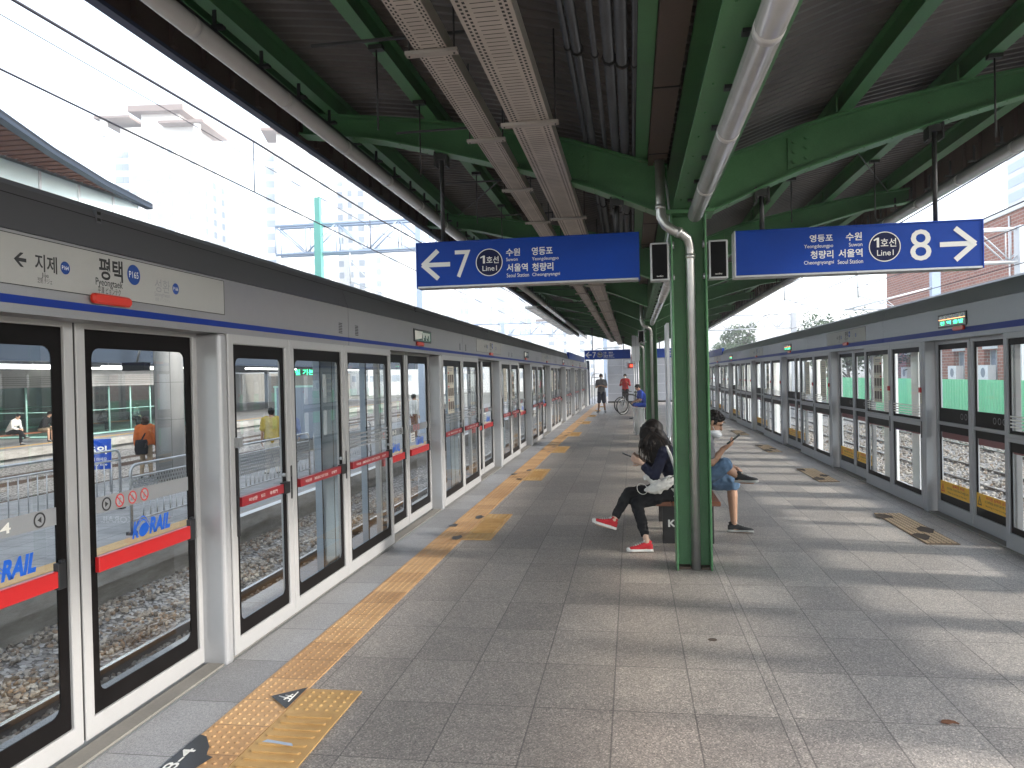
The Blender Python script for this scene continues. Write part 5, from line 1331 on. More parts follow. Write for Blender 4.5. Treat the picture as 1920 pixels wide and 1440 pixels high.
tp = thing('mobile_phone', 'black mobile phone held up by the man in denim shorts', 'phone', (1.03,8.21,.99)); g = MB('phone_black'); d = Vector((.8,-.05,.6)).normalized(); n = Vector((-.6,0,.8)); g.prism(rrect(-.08, .08, -.038, .038, .008), (1.025,8.215,.995), d, n.cross(d), .009); g.build('phone_case', None, tp)

# ---- people farther along the platform
J, s = stand(-1.37, 34.6, 0, 1.73, pi-.05, 'phone', .09)
person('man in grey T-shirt and dark shorts standing with a phone on the platform', J, (-1.37,34.6,0), 'skin_tan', 'grey_cloth', 'dark_navy', .45, .5, .012, 'short', True, s=s)
g = MB('black_cloth'); bk = thing('backpack', 'dark backpack worn by the standing man in the grey T-shirt', 'backpack', (-1.37,34.75,1.2)); m = MB(); m.loft([((-1.37,34.78,.98), Vector((.15,0,0)), Vector((0,.06,0))), ((-1.37,34.80,1.2), Vector((.165,0,0)), Vector((0,.08,0))), ((-1.37,34.78,1.42), Vector((.12,0,0)), Vector((0,.05,0)))], 14); remesh(m, 'bag_body', 'black_cloth', bk, .014, 2, .02, .08)
J, s = stand(-.36, 40.3, 0, 1.70, pi-.2, 'straps', .05)
person('person in a red cycling top, dark cap and trousers standing before the end wall', J, (-.36,40.3,0), 'skin_tan', 'red_cloth', 'black_cloth', .8, 1., .014, 'short', True, s=s)
J, s = sit(.50, 29.2, 0, pi/2 + .25, .16, 1.7, .45, False, 'lap')
person('person in royal blue sitting beside the bicycles behind the bin', J, (.50,29.2,0), 'skin_tan', 'royal_blue', 'royal_blue', .45, .55, .013, 'short', None, s=s)
t = thing('bench', 'far bench under the person in royal blue', 'bench', (.45, 29.6, 0), 'benches on the platform'); g = MB('wood'); g.box(.3, .9, 28.8, 30.4, .405, .445); g.build('seat', None, t); g = MB('bench_black'); g.box(.36, .86, 29.0, 29.06, 0, .404); g.build('end_panel', None, t); g = MB('bench_black'); g.box(.36, .86, 30.1, 30.16, 0, .404); g.build('end_panel', None, t)

# ---- bicycles
def bicycle(x, y, yaw, label, col):
    t = thing('bicycle', label, 'bicycle', (x, y, 0), 'bicycles parked by the far column'); F = Vector((-sin(yaw), cos(yaw), 0)); R = Vector((cos(yaw), sin(yaw), 0)); B = Vector((x, y, 0)); p = lambda f, u, r=0: B + F*f + R*r + Vector((0,0,u))
    rw = .34; fw = p(.53, rw); bw = p(-.52, rw)
    for nm, c in (('wheel', fw), ('wheel', bw)):
        g = MB('rubber'); g.tube([c + F*rw*cos(q) + Vector((0,0,rw*sin(q))) for q in [2*pi*k/28 for k in range(29)]], .024, 8, 0, False); wl_ = g.build('wheel', None, t)
        g = MB('steel'); g.tube([c + F*(rw-.03)*cos(q) + Vector((0,0,(rw-.03)*sin(q))) for q in [2*pi*k/28 for k in range(29)]], .010, 6, 0, False); g.tube([c - R*.05, c + R*.05], .02, 8)
        for k in range(14): q = 2*pi*k/14; g.tube([c + R*.02*(-1)**k, c + F*(rw-.03)*cos(q) + Vector((0,0,(rw-.03)*sin(q)))], .0028, 4)
        g.build('rim', None, wl_)
    g = MB(col); bb = p(-.08, .30); st = p(-.22, .78); hd = p(.36, .84); hl = p(.40, .70)
    for a, b, r in ((bb, st, .018), (bb, hl, .022), (st, hd, .018), (bb, bw, .012), (st, bw, .010), (hd, hl, .024)): g.tube([a, b], r, 8)
    g.build('frame', None, t)
    g = MB('pole_white'); g.tube([hl, p(.44, .60, .055), p(.53, .34, .055)], .018, 8); g.tube([hl, p(.44, .60, -.055), p(.53, .34, -.055)], .018, 8); g.build('fork', None, t)
    g = MB('black_plastic'); g.tube([hd, p(.34, .95), p(.36, .97)], .014, 6); g.tube([p(.30, .97, -.31), p(.37, .97, -.1), p(.37, .97, .1), p(.30, .97, .31)], .014, 6); g.build('handlebar', None, t)
    g = MB('black_plastic'); g.tube([st, p(-.25, .90)], .014, 6); g.ell(p(-.24, .92), (F*.13, R*.06, Vector((0,0,.028))), 12, 6); g.build('saddle', None, t)
    g = MB('steel'); g.tube([bb + R*.04 + F*.08*cos(q) + Vector((0,0,.08*sin(q))) for q in [2*pi*k/16 for k in range(17)]], .006, 5, 0, False); g.tube([bb + R*.06, bb + R*.07 + Vector((0,0,-.17))], .010, 6); g.build('crank', None, t)
bicycle(-.02, 33.0, pi/2 + .75, 'bicycle with a white fork leaning by the far column, nearer of the two', 'black_plastic'); bicycle(-.05, 34.6, pi/2 + .55, 'dark bicycle leaning behind the one with the white fork', 'bench_black')

# ---- litter bin, info board
t = thing('litter_bin', 'clear plastic bag litter bin on a hoop behind the second green column', 'bin', (.16, 21.6, 0)); 
mk('bag_film', (.62, .64, .65), .2); MT['bag_film'].node_tree.nodes['Principled BSDF'].inputs['Alpha'].default_value = .38
g = MB('bag_film'); n = 20; rnd = random.Random(4); vs = [(.16 + (.155+.012*rnd.gauss(0,1)+.02*(z < .1))*cos(2*pi*k/n), 21.6 + (.155+.012*rnd.gauss(0,1))*sin(2*pi*k/n), z) for z in (.04, .15, .28, .42, .56, .68, .745) for k in range(n)]
g.add(vs, [(j*n+k, j*n+(k+1)%n, (j+1)*n+(k+1)%n, (j+1)*n+k) for j in range(6) for k in range(n)], 0, True); g.build('plastic_bag', None, t)
g = MB('galv'); g.tube([(.16+.165*cos(q), 21.6+.165*sin(q), .75) for q in [2*pi*k/24 for k in range(25)]], .013, 6, 0, False)
for k in range(3): q = 2*pi*k/3; g.tube([(.16+.165*cos(q), 21.6+.165*sin(q), .75), (.16+.15*cos(q), 21.6+.15*sin(q), 0)], .010, 6)
g.tube([(.16+.15*cos(q), 21.6+.15*sin(q), .03) for q in [2*pi*k/24 for k in range(25)]], .010, 6, 0, False); g.build('bin_stand', None, t)
g = MB('cream_cloth'); m = MB(); m.ell((.16,21.6,.2), ((.13,0,0),(0,.13,0),(0,0,.15)), 12, 8); o = remesh(m, 'rubbish', 'cream_cloth', None, .015, 1, .06, .08); tag(o, 'pale rubbish inside the clear bin bag', 'rubbish')
t = thing('information_board', 'narrow upright board seen edge-on just right behind the nearest column', 'board', (.86, 18.0, 0)); g = MB('pole_white', 'stripe_blue'); g.box(.80, .86, 18.0, 19.1, .25, 2.85); g.box(.861, .864, 18.02, 19.08, .3, 2.8, 1); g.build('board_panel', None, t); g = MB('galv'); g.tube([(.83,18.1,0),(.83,18.1,.25)], .02, 8); g.tube([(.83,19.0,0),(.83,19.0,.25)], .02, 8); g.build('leg', None, t)
g = MB('brown_cloth'); g.prism([(1.42,3.92),(1.45,3.905),(1.475,3.92),(1.50,3.91),(1.49,3.94),(1.46,3.95),(1.435,3.945)], (0,0,.003), X_, Y_, .004); tag(g.build('dead_leaf'), 'small brown dead leaf on the paving at lower right', 'leaf')
g = MB('bark'); g.prism(circ(.47, 5.0, .028, 12), (0,0,.001), X_, Y_, .0015); tag(g.build('floor_plug'), 'round metal plug set in the floor in front of the column', 'plug')
# ================================================================ across the tracks: island platform
ZI = -.63
t = thing('clad_column', 'thick tile-clad grey column standing on the island platform', 'column', (-11.3, 17.2, ZI))
g = MB('tile_clad', 'dark_gap'); n = 28; x0, y0 = -11.2, 17.3
g.tube([(x0, y0, ZI), (x0, y0, 5.05)], .33, n)
for z in (-.05, .85, 1.75, 2.65, 3.55): g.tube([(x0, y0, z-.004), (x0, y0, z+.004)], .3315, n, 1)
for k in range(4): q = 2*pi*k/4 - .9; g.tube([(x0+.33*cos(q), y0+.33*sin(q), ZI), (x0+.33*cos(q), y0+.33*sin(q), 5)], .005, 4, 1)
g.build('cladding', None, t)
g = MB('speaker_black', 'galv'); g.box(x0-1.0, x0-.42, y0-.35, y0-.1, 2.05, 2.25); g.tube([(x0-.7, y0-.2, 2.25), (x0-.6, y0-.2, 2.6), (x0-.3, y0-.1, 2.65)], .03, 6, 1); g.build('camera_bracket', None, t)
def railing(x, y0, y1, label, perf=True, h=1.08, sign=None):
    t = thing('railing', label, 'railing', (x, (y0+y1)/2, ZI), 'steel railings on the island platform'); z = ZI; r = .024; c = .13
    g = MB('galv'); arc = lambda cy, cz, a0, a1: [(x, cy + c*cos(a0+(a1-a0)*k/5), cz + c*sin(a0+(a1-a0)*k/5)) for k in range(6)]
    g.tube([(x, y0, z)] + [(x, y0, z+h-c)] + arc(y0+c, z+h-c, pi, pi/2) + arc(y1-c, z+h-c, pi/2, 0) + [(x, y1, z)], r, 10); g.tube([(x, y0, z+h-.19), (x, y1, z+h-.19)], .018, 8); g.tube([(x, y0, z+.22), (x, y1, z+.22)], .018, 8); g.build('tube_frame', None, t)
    if perf:
        o = MB('perforated'); o.box(x-.004, x+.004, y0+.03, y1-.03, z+h-.62, z+h-.21); o.build('perforated_sheet', None, t)
        g = MB('galv'); k = y0 + .3
        while k < y1-.1: g.tube([(x, k, z+.22), (x, k, z+h-.62)], .012, 6); k += .18
        g.build_each('baluster', None, t)
    else:
        g = MB('galv'); k = y0 + .16
        while k < y1-.1: g.tube([(x, k, z+.22), (x, k, z+h-.19)], .010, 6); k += .20
        g.build_each('baluster', None, t)
    g = MB('black_plastic'); 
    for yy in (y0, y1): g.box(x-.06, x+.06, yy-.06, yy+.06, z, z+.05)
    g.build_each('foot_plate', None, t)
railing(-7.75, 10.9, 13.9, 'railing with a perforated sheet nearest the camera on the island platform'); railing(-7.75, 14.2, 17.6, 'railing with a perforated sheet seen through the first exit panel'); railing(-7.75, 17.9, 22.0, 'railing with a perforated sheet farthest along the island')
railing(-9.6, 10.2, 13.2, 'railing with plain bars and a blue sign behind it', False, 1.12); railing(-9.4, 6.2, 9.9, 'railing with plain bars seen through the cut-off door leaf', False, 1.1)
t = thing('warning_sign', 'blue board with white Korean warning on the island railing', 'sign', (-11.9, 14.9, .1)); g = MB('sign_blue', 'white_ink', 'led_orange'); ya, yb = 14.6, 15.8
g.prism(rect(0, 1.05, 0, .66), (-12.22, 14.76, -.12), (.85,.52,0), Z_, .02); xd = Vector((.85,.52,0)).normalized(); o = Vector((-12.22,14.76,-.12)) + Vector((.52,-.85,0))*.026
g.text('열차주의', o + xd*.08 + Vector((0,0,.33)), xd, Z_, .88, .18, bold=.03, mi=1); g.text('Caution', o + xd*.08 + Vector((0,0,.55)), xd, Z_, .4, .08, mi=1); g.text('위험하오니 들어가지 마세요', o + xd*.08 + Vector((0,0,.18)), xd, Z_, .88, .08, mi=1); g.text('behind the yellow line', o + xd*.08 + Vector((0,0,.06)), xd, Z_, .88, .07, mi=1); g.build('sign_board', None, t)
g = MB('galv'); g.tube([(-12.19,14.82,ZI), (-12.19,14.82,.55)], .03, 8); g.tube([(-11.36,15.32,ZI), (-11.36,15.32,.55)], .03, 8); g.build('post', None, t)

J, s = stand(-12.0, 17.5, ZI, 1.55, .5, 'down', .06)
person('person in orange shirt and khaki trousers with a dark shoulder bag on the island platform', J, (-12,17.5,ZI), 'skin_tan', 'orange_cloth', 'khaki', .8, 1., .012, 'bob', None, True, s=s, fat=.02)
bk = thing('shoulder_bag', 'black bag on the back of the person in orange', 'bag', (-12.1,17.3,.3)); m = MB(); F = Vector((-sin(.5),cos(.5),0)); R = Vector((cos(.5),sin(.5),0)); B = Vector((-12.0,17.5,ZI)) - F*.2 - R*.08
m.loft([(B+Vector((0,0,.62)), R*.14, F*.06), (B+Vector((0,0,.78)), R*.16, F*.08), (B+Vector((0,0,.98)), R*.13, F*.06)], 14); m.cap(B+Vector((0,0,.95)), B+R*.12+F*.12+Vector((0,0,1.22)), .02, .02); remesh(m, 'bag_body', 'black_cloth', bk, .012, 2, .02, .08)
J, s = stand(-9.0, 18.2, ZI, 1.68, .55, 'down', .07)
person('person in mustard shirt and white trousers seen from behind through the first exit panel', J, (-9.0,18.2,ZI), 'skin_tan', 'mustard', 'cream_cloth', .45, 1., .012, 'short', None, s=s, fat=.025)
J, s = stand(-9.6, 20.6, ZI, 1.5, .4, 'down', .07)
person('person in blue-grey jacket beside the one in mustard', J, (-9.6,20.6,ZI), 'skin', 'blue_grey', 'blue_grey', .9, 1., .013, 'bob', None, True, s=s, fat=.02)
J, s = stand(-8.6, 29.6, ZI, 1.72, -.6, 'down', .06)
person('person in white shirt and brown trousers seen through the second left doorway', J, (-8.6,29.6,ZI), 'skin_tan', 'white_cloth', 'brown_cloth', .9, 1., .013, 'short', None, s=s)

# dark drink machine, pale pipe post and light posts on the island
t = thing('vending_machine', 'dark grey kiosk with glazed front on the island behind the two standing people', 'kiosk', (-11.5, 25.0, ZI)); g = MB('concrete_dark', 'pale_green_frame', 'far_window'); g.box(-12.2, -10.2, 24.5, 25.6, ZI, 1.9); g.rg = None
g.box(-11.9, -10.5, 24.47, 24.499, ZI+.4, 1.5, 2); g.box(-12.0, -10.4, 24.46, 24.50, 1.5, 1.56, 1); g.box(-10.5, -10.44, 24.46, 24.50, ZI+.4, 1.5, 1); g.box(-11.96, -11.9, 24.46, 24.50, ZI+.4, 1.5, 1); g.build('kiosk_body', None, t)
t = thing('pipe_post', 'tall pale pipe standing on the island platform', 'post', (-9.3, 23.8, ZI)); g = MB('poster_paper', 'galv'); g.tube([(-9.3,23.8,ZI), (-9.3,23.8,2.2)], .06, 10); g.box(-9.42, -9.18, 23.68, 23.92, ZI, ZI+.03, 1); g.build('pipe', None, t)

# ---- far platform: glass shelter, roof with lit lamps, benches, seated people
ZF = -.63
t = thing('glass_shelter', 'green-tinted glass waiting room with white louvred cornice on the far platform', 'shelter', (-28, 33, ZF))
sh = t
def shelter_wall(xa, ya, xb, yb, n):
    a, b = Vector((xa, ya, 0)), Vector((xb, yb, 0)); d = (b-a).normalized()
    g = MB('glass_green')
    g.quad(a + Vector((0,0,ZF+.06)), b + Vector((0,0,ZF+.06)), b + Vector((0,0,1.68)), a + Vector((0,0,1.68))); g.build('glass_wall', None, sh)
    g = MB('pale_green_frame')
    for k in range(n+1): p = a + d*((b-a).length*k/n); g.tube([p + Vector((0,0,ZF)), p + Vector((0,0,1.7))], .045, 6)
    g.tube([a + Vector((0,0,ZF+.06)), b + Vector((0,0,ZF+.06))], .05, 6); g.tube([a + Vector((0,0,.55)), b + Vector((0,0,.55))], .02, 6); g.build_each('glazing_bar', None, sh)
SX0, SX1, SY0, SY1 = -34.0, -25.4, 31.0, 44.0
shelter_wall(SX1, SY0, SX1, SY1, 8); shelter_wall(SX0, SY0, SX1, SY0, 5); shelter_wall(SX0, SY0, SX0, SY1, 5)
g = MB('tile_clad', 'dark_gap'); g.box(SX0-.2, SX1+.25, SY0-.2, SY1+.2, 1.70, 2.50)
for k in range(5): g.box(SX1+.25, SX1+.256, SY0-.2, SY1+.2, 1.80+k*.09, 1.815+k*.09, 1); g.box(SX0-.2, SX1+.25, SY0-.206, SY0-.2, 1.80+k*.09, 1.815+k*.09, 1)
g.build('cornice', None, sh)
def far_bench(x, y, L, label, along=True):
    t = thing('bench', label, 'bench', (x, y, ZF), 'benches on the far platform'); g = MB('wood'); g.box(x-.22, x+.22, y-L/2, y+L/2, ZF+.40, ZF+.45); g.build('seat', None, t); g = MB('bench_black'); g.box(x-.18, x+.18, y-L/2+.1, y-L/2+.16, ZF, ZF+.4); g.build('end_panel', None, t); g = MB('bench_black'); g.box(x-.18, x+.18, y+L/2-.16, y+L/2-.1, ZF, ZF+.4); g.build('end_panel', None, t)
far_bench(-27.2, 37.0, 5.4, 'far bench inside the glass shelter')
far_bench(-24.95, 28.2, 3.6, 'dark far bench beside the glass shelter with two seated people')
for x, y, yaw, lab, tp, bt, cr in ((-24.85, 27.5, -pi/2, 'person in white top and dark trousers seated at the far left, legs crossed', 'white_cloth', 'black_cloth', True), (-24.85, 29.2, -pi/2, 'person in dark top with bare legs seated before the shelter glass', 'black_cloth', 'khaki', False),
        (-27.1, 35.8, -pi/2, 'dark hunched person seated inside the glass shelter, left of the other', 'black_cloth', 'black_cloth', False), (-27.1, 38.3, -pi/2, 'person with a pale cap and dark bag seated inside the glass shelter', 'grey_cloth', 'black_cloth', False)):
    J, s = sit(x, y, ZF, yaw, .22, 1.68, .45, cr, 'lap'); person(lab, J, (x, y, ZF), 'skin', tp, bt, .9, .95 if bt != 'khaki' else .45, .016, 'short', None, s=s, group='people seated on the far platform')
t = thing('far_canopy', 'dark canopy roof with lit tube lamps over the far platform', 'canopy', (-30, 40, 3.2)); g = MB('roof_grey'); g.box(-45, -24.2, 14, 85, 2.85, 4.3); g.box(-24.2, -24.1, 14, 85, 2.78, 4.6); g.build('roof_slab', None, t)
g = MB('galv')
for y in (16, 24, 40, 52, 66, 80): g.box(-33.15, -32.85, y-.15, y+.15, ZF, 2.849)
g.build_each('canopy_post', None, t)
for i, (x, y0, y1) in enumerate(((-26.3, 18, 34), (-26.3, 35, 48), (-28.8, 20, 44), (-26.0, 49, 72))):
    g = MB('tube_lit', 'galv'); g.tube([(x, y0, 2.66), (x, y1, 2.66)], .06, 8); y = y0+.5
    while y < y1: g.tube([(x, y, 2.7), (x, y, 2.86)], .012, 5, 1); y += 2.4
    tag(g.build('lit_tube_lamp'), f'{ORD[i]} lit tube lamp row under the far platform canopy', 'lamp', 'lit lamps under the far canopy')
t = thing('led_board', 'hanging board with green and orange lit Korean writing under the far canopy', 'display', (-25.2, 55, 2)); g = MB('led_black', 'led_green', 'led_orange'); a = Vector((-26.6,56.6,1.35)); xd = Vector((.91,.41,0)); n_ = Vector((.41,-.91,0))
g.prism(rect(0, 3.2, 0, 1.5), a, xd, Z_, -.2); g.text('전철 기본요금', a + xd*.15 + Vector((0,0,.85)) + n_*.02, xd, Z_, 2.8, .45, bold=.02, mi=1); g.text('급행 코레일', a + xd*.15 + Vector((0,0,.2)) + n_*.02, xd, Z_, 2.6, .42, bold=.02, mi=2); g.tube([a + xd*.5 + Vector((0,0,1.5)), a + xd*.5 + Vector((0,0,2.05))], .04, 6); g.tube([a + xd*2.7 + Vector((0,0,1.5)), a + xd*2.7 + Vector((0,0,2.05))], .04, 6); g.build('board_box', None, t)
# green planted bank and wall behind the far platform, seen through the shelter glass
g = MB('concrete_dark'); g.box(-46, -45.5, 0, 120, -1.7, 2.8); tag(g.build('boundary_wall'), 'grey wall behind the far platform', 'wall')

# ---- station concourse with a curved slatted soffit, upper left
t = thing('station_building', 'station building with a curved brown slatted soffit under a grey-blue roof edge', 'building', (-20, 18, 5))
edge = [(-11.6, 4), (-12.6, 9), (-13.45, 13), (-14.26, 15.8), (-15.2, 18.6), (-16.1, 21.9), (-16.75, 25.2)]
g = MB('slat_brown', 'dark_gap'); m = []
for k in range(60):
    y = 4.2 + k*.37; xe = min(lerp(sorted([(b, a) for a, b in edge]), y), lerp(sorted([(b, a) for a, b in edge]), y+.27)) - .25
    if xe > -16.6: g.box(-16.7, xe-.05, y, y+.27, 8.0, 8.03); 
g.build('soffit_slats', None, t)
g = MB('dark_gap'); pts = [(-16.7, 4)] + edge; g.prism(pts, (0,0,8.06), X_, Y_, .05); g.build('soffit_void', None, t)
g = MB('roof_grey')
for (a, b), (c, d) in zip(edge, edge[1:]): g.prism([(a, b), (c, d), (c-.25, d), (a-.25, b)][::-1], (0,0,7.95), X_, Y_, .19)
g.build('roof_edge', None, t)
g = MB('far_white'); g.prism([(-40, 4)] + [(x-.3, y) for x, y in edge] + [(-40, 25.2)], (0,0,8.125), X_, Y_, .01); g.build('roof_top', None, t)
g = MB('facade_glass', 'pole_white'); g.box(-39, -16.9, 4, 24.6, 5.1, 7.99)
y = 4.0
while y < 24.5: g.box(-16.899, -16.86, y, y+.08, 5.1, 7.99, 1); y += 1.6
g.box(-39, -16.8, 4, 24.7, 4.8, 5.099, 1); g.build('glazed_front', None, t)
g = MB('tile_clad')
for x, y in ((-21.5, 6), (-38, 6), (-38, 24)): g.box(x-.4, x+.4, y-.4, y+.4, -1.7, 4.799)
g.build_each('support_pier', None, t)

# ================================================================ catenary: wires, droppers, masts, gantries
def wire(pts, r, label, grp='overhead wires'):
    tag(MB().tube(pts, r, 6).build('overhead_wire', 'cable_black'), label, 'wire', grp)
wire([(-4.56, -4, 4.07), (-4.56, 9, 4.05), (-4.56, 30, 4.0), (-4.56, 90, 4.0)], .009, 'lower contact wire above the left track')
wire([(-4.56, -4, 4.66), (-4.56, 5, 4.63), (-4.56, 9, 4.68), (-4.56, 13.4, 4.66), (-4.56, 30, 4.95), (-4.56, 50, 4.7), (-4.56, 90, 5.0)], .014, 'thicker upper wire above the left track')
for i, y in enumerate((8.93, 13.2, 18.5, 24.0)): tag(MB('cable_black').tube([(-4.56, y, 4.05), (-4.56, y, 4.68)], .007, 5).build('dropper_wire'), f'{ORD[i]} short vertical dropper wire joining the two left overhead wires', 'wire', 'dropper wires on the left')
wire([(-8.5, -4, 6.9), (-8.2, 30, 6.6), (-8.2, 90, 6.6)], .008, 'thin high wire far above the left track'); wire([(-14.9, -4, 4.1), (-14.9, 100, 4.1)], .01, 'contact wire above the tracks beyond the island')
wire([(5.55, -4, 4.05), (5.55, 30, 4.0), (5.55, 110, 4.0)], .010, 'lower contact wire above the near right track'); wire([(5.55, -4, 4.9), (5.55, 22, 4.65), (5.55, 46, 5.0), (5.55, 110, 5.0)], .013, 'upper wire above the near right track')
wire([(8.9, -4, 4.05), (8.9, 110, 4.0)], .010, 'contact wire above the second right track'); wire([(8.9, -4, 5.2), (8.9, 26, 4.8), (8.9, 46, 5.2), (8.9, 110, 5.2)], .012, 'upper wire above the second right track')
def truss(g, a, b, h, nb, r=.05, mi=0, dep=.5):
    a = Vector(a); b = Vector(b); d = b-a; off = Vector((0, dep, 0))
    for o in (Vector((0,0,0)), off):
        g.tube([a+o, b+o], r, 6, mi); g.tube([a+o+Vector((0,0,h)), b+o+Vector((0,0,h))], r, 6, mi)
        for k in range(nb):
            p = a + d*(k/nb) + o; q = a + d*((k+1)/nb) + o; g.tube([p, q + Vector((0,0,h))] if k % 2 else [p + Vector((0,0,h)), q], r*.6, 5, mi)
            g.tube([p, p + Vector((0,0,h))], r*.5, 5, mi)
def gantry(y, x0, x1, z, h, label, masts, mm='pole_white', drop=()):
    t = thing('catenary_gantry', label, 'gantry', ((x0+x1)/2, y, z), 'steel gantries carrying the overhead wires')
    g = MB(mm); truss(g, (x0, y, z), (x1, y, z), h, max(4, int((x1-x0)/1.3)), .06); g.build('lattice_beam', None, t)
    for x, mat, w_ in masts: g = MB(mat); g.box(x-w_, x+w_, y-.02-w_, y-.02+w_, -1.7, z+h+.1); g.box(x-w_*1.6, x+w_*1.6, y-w_*1.6, y+w_*1.6, -1.7, -1.0); g.build('mast', None, t)
    if drop:
        for x in drop:
            g = MB('pole_white'); g.tube([(x, y, z), (x, y, z-1.4)], .04, 6); g.tube([(x, y, z-1.3), (x+1.5, y-.3, z-1.9), (x+1.7, y-.3, z-2.0)], .025, 5); g.tube([(x, y, z-.4), (x+1.5, y-.3, z-1.9)], .022, 5); g.build('cantilever', None, t)
gantry(32, -15.4, -5.6, 7.3, 1.25, 'gantry with a teal mast behind the left sign', ((-13.4, 'teal_paint', .15), (-8.9, 'pole_blue', .12)), 'pole_blue', (-12, -6.4))
g = MB('teal_paint'); g.box(-13.52, -13.28, 31.86, 32.10, 8.66, 9.7); tag(g.build('mast_cap'), 'teal mast head rising above the left gantry beam', 'mast')
gantry(90, -26, -2.6, 6.6, 1.4, 'second left gantry farther along the left track', ((-15.0, 'pole_blue', .22), (-3.0, 'pole_blue', .22)), 'pole_blue', (-9, -6.4))
gantry(38, 4.3, 18.5, 6.4, 1.5, 'lattice gantry over the right tracks with grey masts', ((17.6, 'pole_white', .28), ), 'pole_white', (7.2, 10.5))
gantry(85, 3.6, 18, 6.2, 1.5, 'second lattice gantry farther along the right tracks', ((17.0, 'pole_white', .25), (4.6, 'pole_blue', .2)), 'pole_white', (7.0,))
t = thing('catenary_mast', 'pale blue mast right behind the right sign', 'mast', (11.6, 34, 0)); g = MB('pole_blue'); g.box(13.0, 13.35, 36, 36.3, -1.7, 7.0); g.build('mast', None, t); g = MB('pole_white'); g.tube([(13.1,36.1,5.2),(9.3,35.8,4.3)], .04, 6); g.tube([(13.1,36.1,4.3),(9.3,35.8,4.3)], .03, 6); g.build('cantilever', None, t)
t = thing('insulator_bracket', 'cantilever bracket with ribbed insulator in front of the brick building', 'bracket', (16, 30, 4)); g = MB('pole_white', 'galv'); g.tube([(14.3,31,3.55),(10.5,30.6,3.35)], .04, 6); g.tube([(14.3,31,4.6),(11.8,30.7,3.45)], .035, 6); g.tube([(12.6,30.8,3.45),(11.0,30.5,2.9),(10.0,30.3,2.8)], .03, 6)
for k in range(7): g.tube([(14.3+.1*k,31,4.55),(14.33+.1*k,31,4.55)], .1, 8, 1)
g.box(14.95, 15.25, 30.9, 31.2, -1.7, 5.4); g.build('arm', None, t)

# ================================================================ right side: fence, brick building, trees
t = thing('hoarding_fence', 'bright green ribbed sheet fence beyond the right tracks', 'fence', (17.1, 30, 0)); g = MB('fence_green'); vs = []; y = 8.0; k = 0
while y < 72:
    for dx in ((0, 0), (.02, .04)): pass
    vs.append((17.1 + (.035 if k % 4 in (1, 2) else 0), y)); y += .085; k += 1
g.add([(x, y, z) for x, y in vs for z in (-1.7, 1.02)], [(2*i, 2*i+2, 2*i+3, 2*i+1) for i in range(len(vs)-1)]); g.build('ribbed_sheet', None, t)
g = MB('galv'); y = 8.5
while y < 72: g.tube([(17.2, y, -1.7), (17.2, y, .98)], .03, 6); y += 2.5
g.tube([(17.2, 8, .9), (17.2, 72, .9)], .025, 6); g.tube([(17.2, 8, -.6), (17.2, 72, -.6)], .025, 6); g.build('fence_post', None, t)
t = thing('brick_building', 'red brick building with recessed windows behind the green fence', 'building', (20, 40, 0)); XB = 24.0; YB0, YB1, HB = 46.0, 77.6, 11.4
openings = [(y, y+1.9, -.4, 2.78) for y in (45.5+4.9, 55.5, 60.6, 65.7, 70.8)]
g = MB('brick', 'concrete_dark'); ys = [YB0] + [v for o in openings for v in o[:2]] + [YB1]
for k in range(0, len(ys), 2): g.box(XB, XB+8, ys[k], ys[k+1], -1.7, HB)
for o in openings: g.box(XB, XB+8, o[0], o[1], o[3], HB); g.box(XB, XB+8, o[0], o[1], -1.7, o[2]); g.box(XB+.5, XB+8, o[0], o[1], o[2], o[3], 1)
g.build('wall', None, t)
g = MB('far_white'); g.box(XB-.15, XB+8.15, YB0-.1, YB1+.1, HB, HB+.35); g.build('parapet', None, t)
for o in openings:
    g = MB('pole_white'); g.box(XB-.06, XB+.02, o[0]-.15, o[1]+.15, o[3]+.06, o[3]+.24); f_ = g.build('window', None, t)
    g = MB('pole_white'); 
    for y in (o[0]+.03, (o[0]+o[1])/2, o[1]-.06): g.box(XB+.36, XB+.42, y, y+.05, o[2], o[3])
    g.box(XB+.36, XB+.42, o[0], o[1], (o[2]+o[3])/2, (o[2]+o[3])/2+.05); g.build('frame', None, f_)
    g = MB('far_window'); g.box(XB+.43, XB+.45, o[0], o[1], o[2], o[3]); g.build('pane', None, f_)
for i, o in enumerate(openings):
    tt = thing('air_conditioner', f'white box unit below the {ORD[i]} window of the brick building', 'air conditioner', (XB-.3, o[0]+.6, .9), 'white units on the brick building'); g = MB('far_white', 'far_window'); g.box(XB-.5, XB-.001, o[0]+.2, o[1]-.2, .75, 1.75); g.prism(circ(-(o[0]+.95), 1.25, .33, 16), (XB-.5005,0,0), (0,-1,0), Z_, .004, 1); g.build('unit_case', None, tt)
t = thing('drain_pipe', 'white drain pipe down the brick front', 'pipe', (XB, 37.8, 3)); g = MB('far_white'); g.tube([(XB-.08, 53.4, -1.7), (XB-.08, 53.4, 11.2)], .06, 8); g.build('pipe', None, t)
def office(x0, x1, y0, y1, h, label, nx=8, nz=14):
    t = thing('office_tower', label, 'building', ((x0+x1)/2, y0, 0)); g = MB('pole_white'); g.box(x0, x1, y0, y1, -1.7, h); g.box(x0-.2, x1+.2, y0-.2, y1+.2, h, h+.8); g.build('wall', None, t)
    dx = (x1-x0)/nx; dz = (h-3)/nz
    m = MB('pole_blue'); 
    for k in range(nz): m.box(x0+.4, x1-.4, y0-.06, y0-.01, 2+k*dz, 2+k*dz+dz*.6)
    m.build_each('window_band', None, t)
    m = MB('pole_blue')
    for k in range(nz): m.box(x0-.06, x0-.01, y0+.4, y1-.4, 2+k*dz, 2+k*dz+dz*.6)
    m.build_each('window_band', None, t)
